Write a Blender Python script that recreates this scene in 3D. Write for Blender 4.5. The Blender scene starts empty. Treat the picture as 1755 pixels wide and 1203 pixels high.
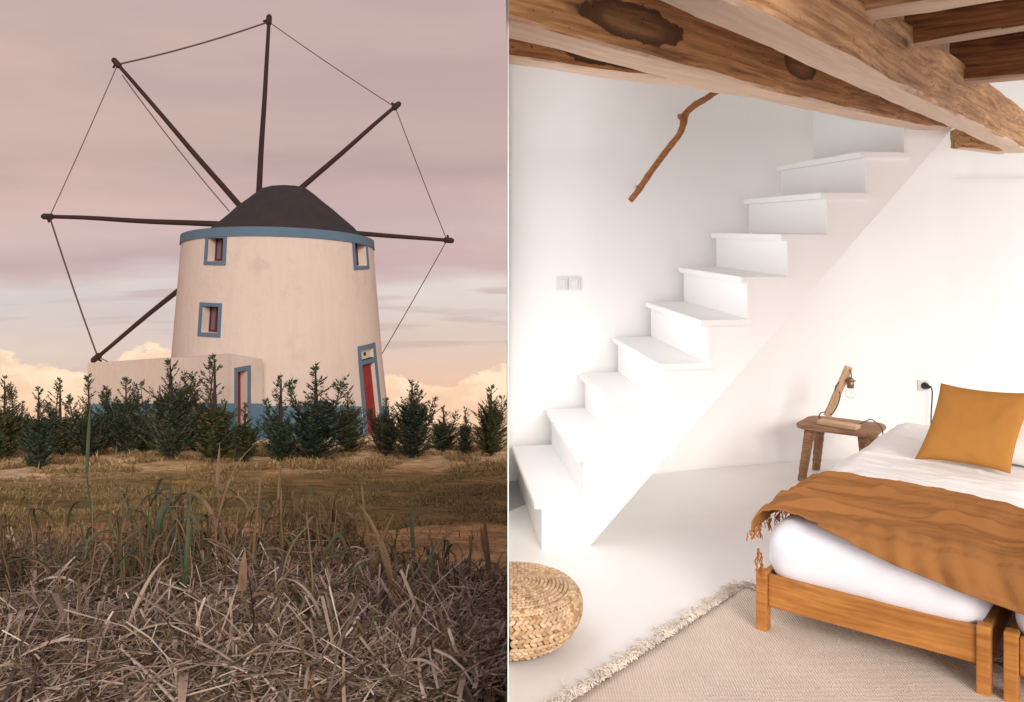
import bpy, bmesh, math, random
from mathutils import Vector, Matrix, noise
PI = math.pi
R = random.Random(7)
SC = bpy.context.scene
C = SC.collection
# ------------------------------------------------------------------ camera, world, sun, exposure
F = 1500.0; HZ = 390.0; CX = 877.5; EYE = 1.5
cam = bpy.data.cameras.new('camera'); camo = bpy.data.objects.new('camera', cam); C.objects.link(camo)
camo.location = (0, 0, EYE); camo.rotation_euler = (PI/2, 0, 0)
cam.sensor_width = 36; cam.lens = 36*F/1755; cam.shift_y = -(601.5-HZ)/1755
cam.clip_start = 0.05; cam.clip_end = 2000
SC.camera = camo

def lin(c):
    r = []
    for v in c[:3]:
        v = v/255.0
        r.append(v/12.92 if v <= .04045 else ((v+.055)/1.055)**2.4)
    return (r[0], r[1], r[2], 1.0)

class NT:
    def __init__(s, nt): s.t = nt; s.n = nt.nodes; s.l = nt.links
    def add(s, ty, **k):
        n = s.n.new(ty)
        for a, b in k.items():
            if a.startswith('i_'): n.inputs[a[2:].replace('_', ' ')].default_value = b
            else: setattr(n, a, b)
        return n
    def link(s, a, b): s.l.new(a, b)
    def math(s, op, a, b=None, c=None, clamp=False):
        n = s.n.new('ShaderNodeMath'); n.operation = op; n.use_clamp = clamp
        for i, v in enumerate((a, b, c)):
            if v is None: continue
            if isinstance(v, (int, float)): n.inputs[i].default_value = v
            else: s.l.new(v, n.inputs[i])
        return n.outputs[0]
    def ramp(s, fac, stops, interp='LINEAR'):
        n = s.n.new('ShaderNodeValToRGB'); n.color_ramp.interpolation = interp
        e = n.color_ramp.elements
        while len(e) < len(stops): e.new(.5)
        for i, (p, c) in enumerate(stops):
            e[i].position = p; e[i].color = c if len(c) == 4 else tuple(c)+(1,)
        s.l.new(fac, n.inputs[0]); return n.outputs[0]
    def mix(s, fac, a, b, mode='MIX'):
        n = s.n.new('ShaderNodeMix'); n.data_type = 'RGBA'; n.blend_type = mode
        for i, v in ((0, fac), (6, a), (7, b)):
            if isinstance(v, (int, float)): n.inputs[i].default_value = v
            elif isinstance(v, tuple): n.inputs[i].default_value = v if len(v) == 4 else v+(1,)
            else: s.l.new(v, n.inputs[i])
        return n.outputs[2]
    def noise(s, vec, scale, detail=4, rough=.55, dist=0.0):
        n = s.n.new('ShaderNodeTexNoise'); n.inputs['Scale'].default_value = scale
        n.inputs['Detail'].default_value = detail; n.inputs['Roughness'].default_value = rough
        n.inputs['Distortion'].default_value = dist
        if vec is not None: s.l.new(vec, n.inputs['Vector'])
        return n.outputs[0]
    def mapping(s, vec, scale=(1, 1, 1), loc=(0, 0, 0), rot=(0, 0, 0)):
        n = s.n.new('ShaderNodeMapping'); n.inputs['Scale'].default_value = scale
        n.inputs['Location'].default_value = loc; n.inputs['Rotation'].default_value = rot
        s.l.new(vec, n.inputs['Vector']); return n.outputs[0]

W = bpy.data.worlds.new('World'); SC.world = W; W.use_nodes = True
wn = NT(W.node_tree); wn.n.clear()
wo = wn.add('ShaderNodeOutputWorld'); bg = wn.add('ShaderNodeBackground'); wn.link(bg.outputs[0], wo.inputs[0])
tc = wn.add('ShaderNodeTexCoord'); gen = tc.outputs['Generated']
sep = wn.add('ShaderNodeSeparateXYZ'); wn.link(gen, sep.inputs[0])
nlow = wn.noise(wn.mapping(gen, (2.2, 2.2, 13)), 1.4, 5, .5)
e = wn.math('ADD', sep.outputs[2], wn.math('MULTIPLY', wn.math('SUBTRACT', nlow, .5), .075))
SKY = [(-60, (160, 148, 156)), (0, (186, 164, 162)), (100, (195, 170, 165)), (200, (202, 176, 168)), (285, (190, 166, 161)),
       (340, (208, 180, 174)), (400, (205, 182, 178)), (452, (198, 172, 170)), (480, (216, 206, 201)), (540, (218, 204, 196)),
       (590, (220, 198, 185)), (640, (230, 196, 172)), (700, (230, 178, 152))]
def rt(r): return ((390-r)/1500.0+.30)/.75
st = [(rt(r), lin(c)) for r, c in reversed(SKY)]
st = [(0.0, lin((196, 160, 142)))] + st
fac = wn.math('DIVIDE', wn.math('ADD', e, .30), .75)
sky = wn.ramp(fac, st)
# broad soft grey-mauve veils in the upper sky
veil = wn.ramp(wn.noise(wn.mapping(gen, (1.3, 1.3, 5.5), (1, 5, 2)), 1.7, 6, .55), [(.36, (.86, .86, .91)), (.5, (.98, .97, .98)), (.66, (1.10, 1.08, 1.05))])
sky = wn.mix(.8, sky, veil, 'MULTIPLY')
# thin grey streaks low down
stn = wn.ramp(wn.noise(wn.mapping(gen, (2.2, 2.2, 30), (4, 1, .6)), 2.0, 4, .5), [(.54, (0, 0, 0)), (.64, (1, 1, 1))])
bandm = wn.ramp(wn.math('DIVIDE', wn.math('ADD', sep.outputs[2], .30), .75), [(rt(640), (0, 0, 0)), (rt(580), (1, 1, 1)), (rt(470), (1, 1, 1)), (rt(420), (0, 0, 0))])
sky = wn.mix(wn.math('MULTIPLY', wn.math('MULTIPLY', stn, bandm), .55), sky, lin((188, 166, 160)))
# cumulus bank with a lumpy bright upper edge
big = wn.noise(wn.mapping(gen, (1, 1, .2), (.35, 0, .1)), 3.2, 2, .5)
bil = wn.noise(wn.mapping(gen, (1, 1, 1.6), (2.1, .4, .2)), 16, 5, .6)
edge = wn.math('ADD', wn.math('ADD', -.170, wn.math('MULTIPLY', sep.outputs[0], -.10)), wn.math('ADD', wn.math('MULTIPLY', wn.math('SUBTRACT', big, .5), .16), wn.math('MULTIPLY', wn.math('SUBTRACT', bil, .5), .085)))
dep = wn.math('SUBTRACT', edge, sep.outputs[2])
cmask = wn.ramp(wn.math('ADD', wn.math('MULTIPLY', dep, 6), .5), [(.5, (0, 0, 0)), (.535, (1, 1, 1))], 'EASE')
ctex = wn.ramp(wn.math('ADD', wn.math('MULTIPLY', dep, 6), wn.math('MULTIPLY', wn.math('SUBTRACT', wn.noise(wn.mapping(gen, (1, 1, 1.5)), 22, 5, .6), .5), .9)),
               [(.0, lin((255, 232, 198))), (.18, lin((246, 210, 176))), (.5, lin((238, 188, 158))), (.8, lin((214, 172, 154)))])
sky = wn.mix(wn.math('MULTIPLY', cmask, .85), sky, ctex)
wn.link(sky, bg.inputs[0]); bg.inputs[1].default_value = 1.08

sun = bpy.data.lights.new('sun', 'SUN'); so = bpy.data.objects.new('sun', sun); C.objects.link(so)
sun.energy = 2.7; sun.angle = math.radians(24); sun.color = (1.0, .93, .86)
so.rotation_euler = Vector((-.24, .87, -.37)).to_track_quat('-Z', 'Y').to_euler()
so.location = (3, -8, 6)
def fill_light(name, loc, rot, sx, sy, e, col):
    l = bpy.data.lights.new(name, 'AREA'); l.shape = 'RECTANGLE'; l.size = sx; l.size_y = sy; l.energy = e; l.color = col
    o = bpy.data.objects.new(name, l); C.objects.link(o); o.location = loc; o.rotation_euler = rot
# area lamps added to brighten the room: left window, right window, open front
fill_light('left_window_fill', (-.06, 3.75, 1.24), (0, -PI/2, 0), 1.36, 2.3, 19, (.97, .985, 1))
fill_light('right_window_fill', (4.25, 3.9, 1.38), (0, PI/2, 0), 1.2, 2.7, 36, (1, .98, .96))
fill_light('front_fill', (1.5, -.7, 1.8), (math.radians(82), 0, math.radians(-4)), 4.0, 2.2, 66, (1, .99, .985))
vs = SC.view_settings; vs.view_transform = 'Standard'; vs.look = 'None'; vs.exposure = 0; vs.gamma = 1; vs.use_curve_mapping = False
SC.cycles.max_bounces = 10; SC.cycles.diffuse_bounces = 7; SC.cycles.use_denoising = True

# ------------------------------------------------------------------ helpers
def px(x, row, d): return Vector(((x-CX)/F*d, d, EYE-(row-HZ)/F*d))
def at_z(x, row, z):
    d = (EYE-z)*F/(row-HZ); return Vector(((x-CX)/F*d, d, z))
def tag(o, label=None, cat=None, group=None, kind=None):
    if label: o['label'] = label
    if cat: o['category'] = cat
    if group: o['group'] = group
    if kind: o['kind'] = kind
    return o
FR = {}
def empty(name, loc, rz=0, label=None, cat=None, group=None):
    o = bpy.data.objects.new(name, None); C.objects.link(o)
    o.empty_display_size = .1
    o.location = loc; o.rotation_euler = (0, 0, rz)
    FR[o] = (Matrix.Translation(loc) @ Matrix.Rotation(rz, 4, 'Z')).inverted()
    return tag(o, label, cat, group)
def frame_of(p):
    if p is None: return Matrix.Identity(4)
    return FR[p] if p in FR else frame_of(p.parent)
class MB:
    """collects geometry; build() links it as one mesh object. world=True: coordinates are world, moved into the parent's frame"""
    def __init__(s): s.v = []; s.f = []
    def quad(s, a, b, c, d):
        n = len(s.v); s.v += [tuple(a), tuple(b), tuple(c), tuple(d)]; s.f.append((n, n+1, n+2, n+3))
    def poly(s, pts):
        n = len(s.v); s.v += [tuple(p) for p in pts]; s.f.append(tuple(range(n, n+len(pts))))
    def bm(s, b):
        n = len(s.v); b.verts.ensure_lookup_table(); b.verts.index_update()
        s.v += [tuple(v.co) for v in b.verts]; s.f += [tuple(n+v.index for v in f.verts) for f in b.faces]; b.free(); return s
    def box(s, c, d, M=None, bev=0.0):
        b = bmesh.new(); bmesh.ops.create_cube(b, size=1, matrix=Matrix.Diagonal((d[0], d[1], d[2], 1)))
        if bev: bmesh.ops.bevel(b, geom=b.edges[:], offset=bev, segments=2, affect='EDGES', profile=.6)
        T = Matrix.Translation(c)
        if M is not None: T = M @ T
        b.transform(T); return s.bm(b)
    def tube(s, pts, rad, n=8, cap=True):
        pts = [Vector(p) for p in pts]
        if isinstance(rad, (int, float)): rad = [rad]*len(pts)
        base = len(s.v); up = None
        for i, p in enumerate(pts):
            t = (pts[min(i+1, len(pts)-1)]-pts[max(i-1, 0)]).normalized()
            if up is None: up = t.orthogonal().normalized()
            up = (up-t*up.dot(t)).normalized(); sd = t.cross(up)
            for k in range(n):
                a = 2*PI*k/n; s.v.append(tuple(p+(up*math.cos(a)+sd*math.sin(a))*rad[i]))
        for i in range(len(pts)-1):
            for k in range(n):
                a = base+i*n+k; b = base+i*n+(k+1) % n; s.f.append((a, b, b+n, a+n))
        if cap:
            s.f.append(tuple(base+k for k in range(n))[::-1]); s.f.append(tuple(base+(len(pts)-1)*n+k for k in range(n)))
        return s
    def lathe(s, prof, c=(0, 0, 0), n=32, a0=0, a1=2*PI):
        base = len(s.v); full = abs(a1-a0-2*PI) < 1e-6; m = n if full else n+1
        for r, z in prof:
            for k in range(m):
                a = a0+(a1-a0)*k/n; s.v.append((c[0]+r*math.cos(a), c[1]+r*math.sin(a), c[2]+z))
        for i in range(len(prof)-1):
            for k in range(n):
                k2 = (k+1) % m; s.f.append((base+i*m+k, base+i*m+k2, base+(i+1)*m+k2, base+(i+1)*m+k))
        return s
    def grid(s, fn, nu, nv):
        base = len(s.v)
        for i in range(nu+1):
            for j in range(nv+1): s.v.append(tuple(fn(i/nu, j/nv)))
        for i in range(nu):
            for j in range(nv):
                a = base+i*(nv+1)+j; s.f.append((a, a+nv+1, a+nv+2, a+1))
        return s
    def build(s, name, mat, parent=None, world=True, smooth=False):
        me = bpy.data.meshes.new(name)
        vs_ = s.v
        if parent is not None and world:
            M = frame_of(parent); vs_ = [tuple(M @ Vector(v)) for v in s.v]
        me.from_pydata(vs_, [], s.f); me.validate(); me.update()
        if smooth: me.shade_smooth()
        if mat: me.materials.append(mat)
        o = bpy.data.objects.new(name, me); C.objects.link(o)
        if parent is not None: o.parent = parent
        return o
def smooth_angle(o, ang=40):
    me = o.data; me.shade_smooth(); me.set_sharp_from_angle(angle=math.radians(ang)); return o
def solid(o, t, off=-1):
    m = o.modifiers.new('thickness', 'SOLIDIFY'); m.thickness = t; m.offset = off; return o
def n3(x, y, z=0): return noise.noise(Vector((x, y, z)))

# ------------------------------------------------------------------ materials
def newmat(name, col=(.5, .5, .5), rough=.7, spec=.3):
    m = bpy.data.materials.new(name); m.use_nodes = True; t = NT(m.node_tree)
    b = t.n['Principled BSDF']; b.inputs['Base Color'].default_value = tuple(col[:3])+(1,)
    b.inputs['Roughness'].default_value = rough; b.inputs['Specular IOR Level'].default_value = spec
    return m, t, b
def bump(t, b, h, strength=.3, dist=.01):
    n = t.add('ShaderNodeBump'); n.inputs['Strength'].default_value = strength; n.inputs['Distance'].default_value = dist
    t.link(h, n.inputs['Height']); t.link(n.outputs[0], b.inputs['Normal'])
def obj_co(t): return t.add('ShaderNodeTexCoord').outputs['Object']
def plaster(name, c1, c2, sc=1.3, rough=.85, bs=.25, bscale=22, bd=.01):
    m, t, b = newmat(name, c1, rough); co = obj_co(t)
    t.link(t.mix(t.noise(co, sc, 6, .6), tuple(c1), tuple(c2)), b.inputs['Base Color'])
    bump(t, b, t.noise(co, bscale, 5, .6), bs, bd); return m
def wood(name, light, dark, sc=1.0, rough=.6, knots=0.0, bs=.4, spots=None, worm=0.0, bounce=0.0):
    m, t, b = newmat(name, light, rough, .25); co = obj_co(t)
    warp = t.noise(t.mapping(co, (.7*sc, 3*sc, 3*sc)), 1.5, 3)
    v = t.add('ShaderNodeVectorMath', operation='ADD'); t.link(t.mapping(co, (1.3*sc, 34*sc, 34*sc)), v.inputs[0])
    cmb = t.add('ShaderNodeCombineXYZ'); t.link(t.math('MULTIPLY', warp, 4.5), cmb.inputs[1]); t.link(t.math('MULTIPLY', warp, 3.0), cmb.inputs[2])
    t.link(cmb.outputs[0], v.inputs[1])
    g = t.noise(v.outputs[0], 2.2, 6, .62)
    col = t.mix(t.ramp(g, [(.34, (0, 0, 0)), (.62, (1, 1, 1))]), tuple(dark), tuple(light))
    col = t.mix(.6, col, t.ramp(t.noise(t.mapping(co, (2*sc, 4*sc, 4*sc)), 1.7, 4), [(.3, (.62, .58, .55)), (.7, (1.15, 1.12, 1.1))]), 'MULTIPLY')
    h = g
    if knots:
        vo = t.add('ShaderNodeTexVoronoi'); vo.inputs['Scale'].default_value = 1.0
        t.link(t.mapping(co, (2.2, 5, 5), (.3, .2, .1)), vo.inputs['Vector'])
        k = t.ramp(t.math('ADD', vo.outputs['Distance'], t.math('MULTIPLY', t.noise(co, 14, 3), .12)), [(.10, (1, 1, 1)), (.20, (0, 0, 0))])
        col = t.mix(t.math('MULTIPLY', k, knots), col, (.035, .018, .01))
    if spots:
        for (sx, sy, sz, rx, rz_, amt) in spots:
            w = t.noise(t.mapping(co, (5, 5, 9)), 2.2, 4, .6)
            mp = t.mapping(co, (1/rx, 1/(rz_*2.5), 1/rz_), (-sx/rx, -sy/(rz_*2.5), -sz/rz_))
            ln = t.add('ShaderNodeVectorMath', operation='LENGTH'); t.link(mp, ln.inputs[0])
            d = t.math('ADD', ln.outputs['Value'], t.math('MULTIPLY', t.math('SUBTRACT', w, .5), .8))
            fill = t.ramp(d, [(.45, (.55, .55, .55)), (.82, (1, 1, 1)), (.95, (1, 1, 1)), (1.08, (0, 0, 0))])
            col = t.mix(t.math('MULTIPLY', fill, amt), col, t.mix(w, (.016, .009, .006), (.17, .075, .03)))
    if worm:
        hl = t.ramp(t.noise(co, 55, 2, .5), [(.67, (0, 0, 0)), (.72, (1, 1, 1))])
        col = t.mix(t.math('MULTIPLY', hl, worm), col, (.02, .01, .006))
    if bounce:   # paler underside: bounced floor and window light put into the colour
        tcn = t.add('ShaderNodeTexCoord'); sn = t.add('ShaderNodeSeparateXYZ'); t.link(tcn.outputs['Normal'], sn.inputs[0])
        bounce_mask = t.ramp(t.math('ADD', t.math('MULTIPLY', sn.outputs[2], -1), t.math('MULTIPLY', t.math('SUBTRACT', t.noise(co, 7, 5, .65), .5), .9)), [(.55, (0, 0, 0)), (.8, (1, 1, 1))])
        col = t.mix(t.math('MULTIPLY', bounce_mask, bounce), col, t.mix(t.math('MULTIPLY', g, .9), (.52, .37, .28), (.78, .63, .52)))
    t.link(col, b.inputs['Base Color']); bump(t, b, h, bs, .006); return m
M = {}
M['mill_wall'] = plaster('mill_plaster', (.70, .585, .50), (.64, .53, .455), .6, bs=.45, bscale=7, bd=.03)
mw = M['mill_wall']; t = NT(mw.node_tree); b = t.n['Principled BSDF']; co = obj_co(t)   # rain streaks, patches, splashed base
c0 = b.inputs['Base Color'].links[0].from_socket
strk = t.ramp(t.noise(t.mapping(co, (3.2, 3.2, .35)), 1.6, 6, .65), [(.42, (1, 1, 1)), (.72, (.80, .78, .77))])
ptch = t.ramp(t.noise(co, .9, 7, .7), [(.30, (.86, .85, .86)), (.46, (1, 1, 1)), (.62, (1, 1, 1)), (.75, (1.07, 1.06, 1.04))])
t.link(t.mix(.8, t.mix(.35, c0, strk, 'MULTIPLY'), ptch, 'MULTIPLY'), b.inputs['Base Color'])
M['blue'] = plaster('blue_paint', (.125, .195, .255), (.095, .15, .21), 2)
M['blue_dado'] = plaster('blue_dado_paint', (.12, .235, .30), (.09, .17, .24), 1.5)
M['roof'] = plaster('roof_felt', (.055, .040, .038), (.028, .021, .023), 2.2, rough=.85, bs=.6, bscale=5, bd=.04)
M['pole'] = plaster('dark_pole_wood', (.055, .026, .022), (.028, .014, .012), 6)
M['rope'] = newmat('dark_rope', (.12, .075, .065), .9)[0]
M['red'] = plaster('red_paint', (.34, .028, .02), (.22, .02, .016), 3, rough=.6)
M['maroon'] = newmat('maroon_paint', (.13, .012, .018), .6)[0]
M['glass'] = newmat('window_glass', (.13, .11, .125), .15, .6)[0]
M['cream_glass'] = newmat('cream_panel', (.68, .56, .40), .5)[0]
M['curtain'] = newmat('curtain', (.42, .34, .30), .9)[0]
M['white'] = plaster('white_wall_paint', (.89, .885, .875), (.865, .855, .845), .8, bs=.12, bscale=14, bd=.004)
M['stairw'] = plaster('white_stair_paint', (.88, .88, .875), (.86, .855, .85), 1, rough=.5, bs=.05)
M['switch'] = newmat('white_plastic', (.70, .70, .70), .3, .5)[0]
M['grey'] = plaster('flat_grey', (.42, .42, .42), (.36, .36, .36), 20)
M['black'] = newmat('black_plastic', (.012, .012, .012), .45, .4)[0]
M['metal'] = newmat('bronze_metal', (.23, .15, .10), .35)[0]; M['metal'].node_tree.nodes['Principled BSDF'].inputs['Metallic'].default_value = .8
M['divider'] = newmat('divider_white', (.9, .88, .86), .6)[0]
def island(name, cols, rough=.8, trans=0.0, sc=3.0):
    m, t, b = newmat(name, cols[0], rough, .2)
    g = t.add('ShaderNodeNewGeometry')
    c = t.ramp(g.outputs['Random Per Island'], [(i/(len(cols)-1), tuple(c)) for i, c in enumerate(cols)])
    c = t.mix(.5, c, t.ramp(t.noise(obj_co(t), sc, 3), [(.3, (.6, .6, .6)), (.7, (1.25, 1.25, 1.2))]), 'MULTIPLY')
    t.link(c, b.inputs['Base Color']); return m
M['needles'] = island('conifer_foliage', [(.032, .056, .036), (.052, .080, .045), (.080, .105, .052), (.14, .10, .046), (.040, .070, .055), (.018, .032, .022)], .75, sc=2)
M['bark'] = plaster('conifer_bark', (.07, .045, .03), (.04, .026, .018), 9)
M['straw'] = island('straw', [(.36, .235, .17), (.52, .39, .31), (.12, .07, .045), (.70, .57, .48), (.20, .12, .065), (.03, .02, .014), (.40, .285, .235), (.06, .038, .025), (.19, .145, .075), (.26, .165, .12)], .85, sc=12)
M['reed_green'] = island('green_reed_leaf', [(.09, .105, .055), (.15, .15, .085), (.05, .07, .036), (.20, .165, .09)], .6, sc=9)
M['reed_dry'] = island('dry_reed_leaf', [(.22, .135, .07), (.15, .09, .042), (.28, .185, .105), (.09, .05, .025), (.13, .10, .05)], .75, sc=9)
M['grass_dry'] = island('dry_grass', [(.30, .18, .07), (.44, .28, .12), (.16, .12, .045), (.58, .38, .18), (.12, .085, .035)], .85, sc=1.2)
M['grass_green'] = island('dull_field_grass', [(.20, .165, .065), (.29, .20, .08), (.38, .25, .11), (.10, .095, .038), (.48, .32, .15)], .85, sc=.8)

t = NT(M['needles'].node_tree); b = t.n['Principled BSDF']; c0 = b.inputs['Base Color'].links[0].from_socket
oi = t.add('ShaderNodeObjectInfo'); tint = t.ramp(oi.outputs['Random'], [(0, (.75, .95, 1.0)), (.35, (1.0, 1.05, .85)), (.7, (1.35, 1.15, .8)), (1, (.9, 1.0, 1.1))])
t.link(t.mix(1.0, c0, tint, 'MULTIPLY'), b.inputs['Base Color']); b.inputs['Roughness'].default_value = .6
# ------------------------------------------------------------------ the hillside
ROWS = [(3.1, 1203), (4.5, 1062), (6.0, 985), (7.5, 930), (9, 896), (12, 853), (16, 815), (20, 785), (25, 758), (30, 739), (36, 732)]
ZP = [(y, EYE-(r-HZ)*y/F) for y, r in ROWS]
def z_base(y):
    if y <= 3.1: return ZP[0][1]+(3.1-y)*.02
    if y >= 36: return ZP[-1][1]-(y-36)*(.24+min(.1, (y-36)*.006))
    for (a, za), (b, zb) in zip(ZP, ZP[1:]):
        if y <= b:
            t = (y-a)/(b-a); return za+(zb-za)*t
def zt(x, y):
    z = z_base(y)
    if y > 3.1:  # smooth the profile
        z = (z_base(max(3.1, y-.6))+z+z_base(min(y+.6, 90)))/3 if y > 4 else z
    amp = .03 if y < 7 else (.06 if y < 25 else .05)
    z += amp*(n3(x*.8, y*.5, 1)*1.2+n3(x*2.6, y*2.0, 4)*.5)
    if 18 < y < 25: z += .06*n3(x*.9, y*.8, 9)
    if x > -.0 and y < 7.5:
        w = min(1, max(0, x/.05))
        z = z*(1-w)+min(z, -.45)*w
    if x > 6: z -= (x-6)*.12
    if x < -16: z -= (-16-x)*.03
    return z
def axis(parts):
    out = []
    for a, b, n in parts: out += [a+(b-a)*i/n for i in range(n)]
    return out+[parts[-1][1]]
xs = axis([(-240, -60, 10), (-60, -24, 24), (-24, -8, 80), (-8, .2, 150), (.2, 12, 24), (12, 60, 12), (60, 240, 8)])
ys = axis([(-30, -4, 6), (-4, 3, 8), (3, 9, 120), (9, 26, 170), (26, 40, 50), (40, 120, 20), (120, 500, 16)])
m, t, b = newmat('field_soil', (.12, .08, .04), .95, .1)
co = obj_co(t); sp = t.add('ShaderNodeSeparateXYZ'); t.link(co, sp.inputs[0])
warp = t.noise(co, .35, 4); yy = t.math('ADD', sp.outputs[1], t.math('MULTIPLY', t.math('SUBTRACT', warp, .5), 2.6))
yn = t.math('DIVIDE', yy, 40.0)
c = t.ramp(yn, [(0.0, (.05, .03, .022)), (5.4/40, (.06, .036, .024)), (6.3/40, (.30, .18, .09)), (8.3/40, (.36, .22, .11)), (8.9/40, (.15, .105, .045)), (13.0/40, (.14, .10, .042)),
                (16.0/40, (.22, .145, .062)), (18/40, (.42, .29, .16)), (20.5/40, (.52, .38, .24)), (30/40, (.46, .34, .22)), (1, (.2, .14, .08))])
sepx = t.math('SUBTRACT', t.math('MULTIPLY', sp.outputs[0], -.12), .75, clamp=True)
sand = t.math('MULTIPLY', t.math('MULTIPLY', sepx, 3.0, clamp=True), t.ramp(yn, [(14.5/40, (0, 0, 0)), (16/40, (1, 1, 1)), (1, (1, 1, 1))]))
c = t.mix(sand, c, (.56, .42, .28))
n1 = t.noise(t.mapping(co, (1.2, 2.2, 1)), 1.6, 8, .68)
c = t.mix(.95, c, t.ramp(n1, [(.32, (.75, .72, .6)), (.5, (1.6, 1.55, 1.35)), (.66, (2.8, 2.5, 2.0))]), 'MULTIPLY')
n2 = t.noise(co, 24, 5, .7)
c = t.mix(.6, c, t.ramp(n2, [(.35, (.5, .5, .5)), (.65, (1.5, 1.45, 1.4))]), 'MULTIPLY')
t.link(c, b.inputs['Base Color']); bump(t, b, t.math('ADD', n1, t.math('MULTIPLY', n2, .5)), .8, .08)
g = MB()
nx = len(xs)
for y in ys:
    for x in xs: g.v.append((x, y, zt(x, y)))
for j in range(len(ys)-1):
    for i in range(nx-1):
        a = j*nx+i; g.f.append((a, a+1, a+nx+1, a+nx))
tag(g.build('ground', m, smooth=True), kind='structure')

# ------------------------------------------------------------------ windmill
MC = Vector(((479-CX)/F*30, 30, 0)); ZB, ZTOP = -7.6, 1.06
def rad(z): return 3.15+(1.1-z)*(3.66-3.15)/(1.1+5.2)*1.0 + max(0, (-3.0-z))*.03
def rim(y): return 1.06-.141*(y-30)
def cyl(a, z, off=0.0):
    r = rad(z)+off; return Vector((MC.x+r*math.cos(a), MC.y+r*math.sin(a), z))
def ang_at(x, row):
    best = None
    for i in range(3000):
        a = -PI+PI*i/3000; z = 0
        for _ in range(4):
            p = cyl(a, z); z = EYE-(row-HZ)/F*p.y
        p = cyl(a, z); e_ = abs(CX+F*p.x/p.y-x)
        # front side only
        nrm = Vector((math.cos(a), math.sin(a))); 
        if nrm.dot(Vector((p.x, p.y))) > 0: continue
        if best is None or e_ < best[0]: best = (e_, a, z)
    return best[1], best[2]
mill = empty('windmill', (MC.x, MC.y, zt(MC.x, 30)), 0, 'whitewashed round tower windmill with dark cap, blue trim and bare sail poles', 'windmill')
wins = []
for (x0, x1, r0, r1) in ((356, 383, 408, 448), (345.5, 374, 525, 571), (608, 628, 416, 456), ):
    a0, zt0 = ang_at(x0, (r0+r1)/2); a1, _ = ang_at(x1, (r0+r1)/2)
    _, z1 = ang_at((x0+x1)/2, r0); _, z0 = ang_at((x0+x1)/2, r1)
    wins.append((a0, a1, z0, z1))
da0, _ = ang_at(620, 640); da1, _ = ang_at(643.5, 640)
_, dz1 = ang_at(632, 622); _, dzt0 = ang_at(632, 615); _, dzt1 = ang_at(630, 597)
door = (da0, da1, -6.6, dz1); trans = (da0, da1, dzt0, dzt1)
openings = wins+[door, trans]
print('openings', openings)
def rimcap(a, z):  # wall height limited by the sloping rim
    p = cyl(a, z); return min(z, rim(p.y))
ph = sorted([-PI+2*PI*i/120 for i in range(120)]+[o[k] for o in openings for k in (0, 1)])
zl = sorted([ZB+(1.6-ZB)*i/34 for i in range(35)]+[o[k] for o in openings for k in (2, 3)])
g = MB(); nP = len(ph)
for z in zl:
    for a in ph: g.v.append(tuple(cyl(a, rimcap(a, z))))
for j in range(len(zl)-1):
    for i in range(nP):
        i2 = (i+1) % nP; a0 = ph[i]; a1 = ph[i2] if i2 else ph[0]+2*PI; am = (a0+a1)/2; zm = (zl[j]+zl[j+1])/2
        if zl[j] >= rimcap(am, 9)-1e-4 and zl[j] >= rimcap(a0, 9) and zl[j] >= rimcap(a1, 9): continue
        if any(o[0] < am < o[1] and o[2] < zm < o[3] for o in openings): continue
        g.f.append((j*nP+i, j*nP+i2, (j+1)*nP+i2, (j+1)*nP+i))
for (a0, a1, z0, z1) in openings:   # plastered reveals
    n = 6; dep = -.42
    for k in range(n):
        b0 = a0+(a1-a0)*k/n; b1 = a0+(a1-a0)*(k+1)/n
        g.quad(cyl(b0, z0), cyl(b1, z0), cyl(b1, z0, dep), cyl(b0, z0, dep)); g.quad(cyl(b0, z1), cyl(b0, z1, dep), cyl(b1, z1, dep), cyl(b1, z1))
    g.quad(cyl(a0, z0), cyl(a0, z0, dep), cyl(a0, z1, dep), cyl(a0, z1)); g.quad(cyl(a1, z0), cyl(a1, z1), cyl(a1, z1, dep), cyl(a1, z0, dep))
# flat top of the wall
for i in range(120):
    a0 = -PI+2*PI*i/120; a1 = a0+2*PI/120
    P = [cyl(a, rimcap(a, 9)) for a in (a0, a1)]; Q = [MC+(p-MC)*.6 for p in P]
    for p, q in zip(P, Q): q.z = rim(q.y)
    g.quad(P[0], P[1], Q[1], Q[0])
w = g.build('wall', M['mill_wall'], mill); smooth_angle(w, 35)
def cblock(g, a0, a1, z0, z1, o0, o1, n=None):
    """curved block on the wall; z0/z1 may be functions of the angle"""
    f0 = z0 if callable(z0) else (lambda a: z0); f1 = z1 if callable(z1) else (lambda a: z1)
    n = n or max(2, int(abs(a1-a0)/.05)); base = len(g.v)
    for i in range(n+1):
        a = a0+(a1-a0)*i/n
        for z, o in ((f0(a), o1), (f1(a), o1), (f1(a), o0), (f0(a), o0)): g.v.append(tuple(cyl(a, z, o)))
    for i in range(n):
        for k in range(4):
            p = base+i*4+k; q = base+i*4+(k+1) % 4; g.f.append((p, p+4, q+4, q))
    g.f.append((base+3, base+2, base+1, base)); e_ = base+n*4; g.f.append((e_, e_+1, e_+2, e_+3))
g = MB(); cblock(g, -PI, PI, lambda a: rim(cyl(a, 1).y)-.26, lambda a: rim(cyl(a, 1).y)+.03, -.03, .045, 120)
smooth_angle(g.build('rim_band', M['blue'], mill), 40)
def dado_top(a): return -3.86-.207*(cyl(a, -4).y-26.3)
g = MB(); cblock(g, da1+.055, da0-.055+2*PI, -7.5, dado_top, -.02, .035, 110)
smooth_angle(g.build('painted_plinth', M['blue_dado'], mill), 40)
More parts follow.
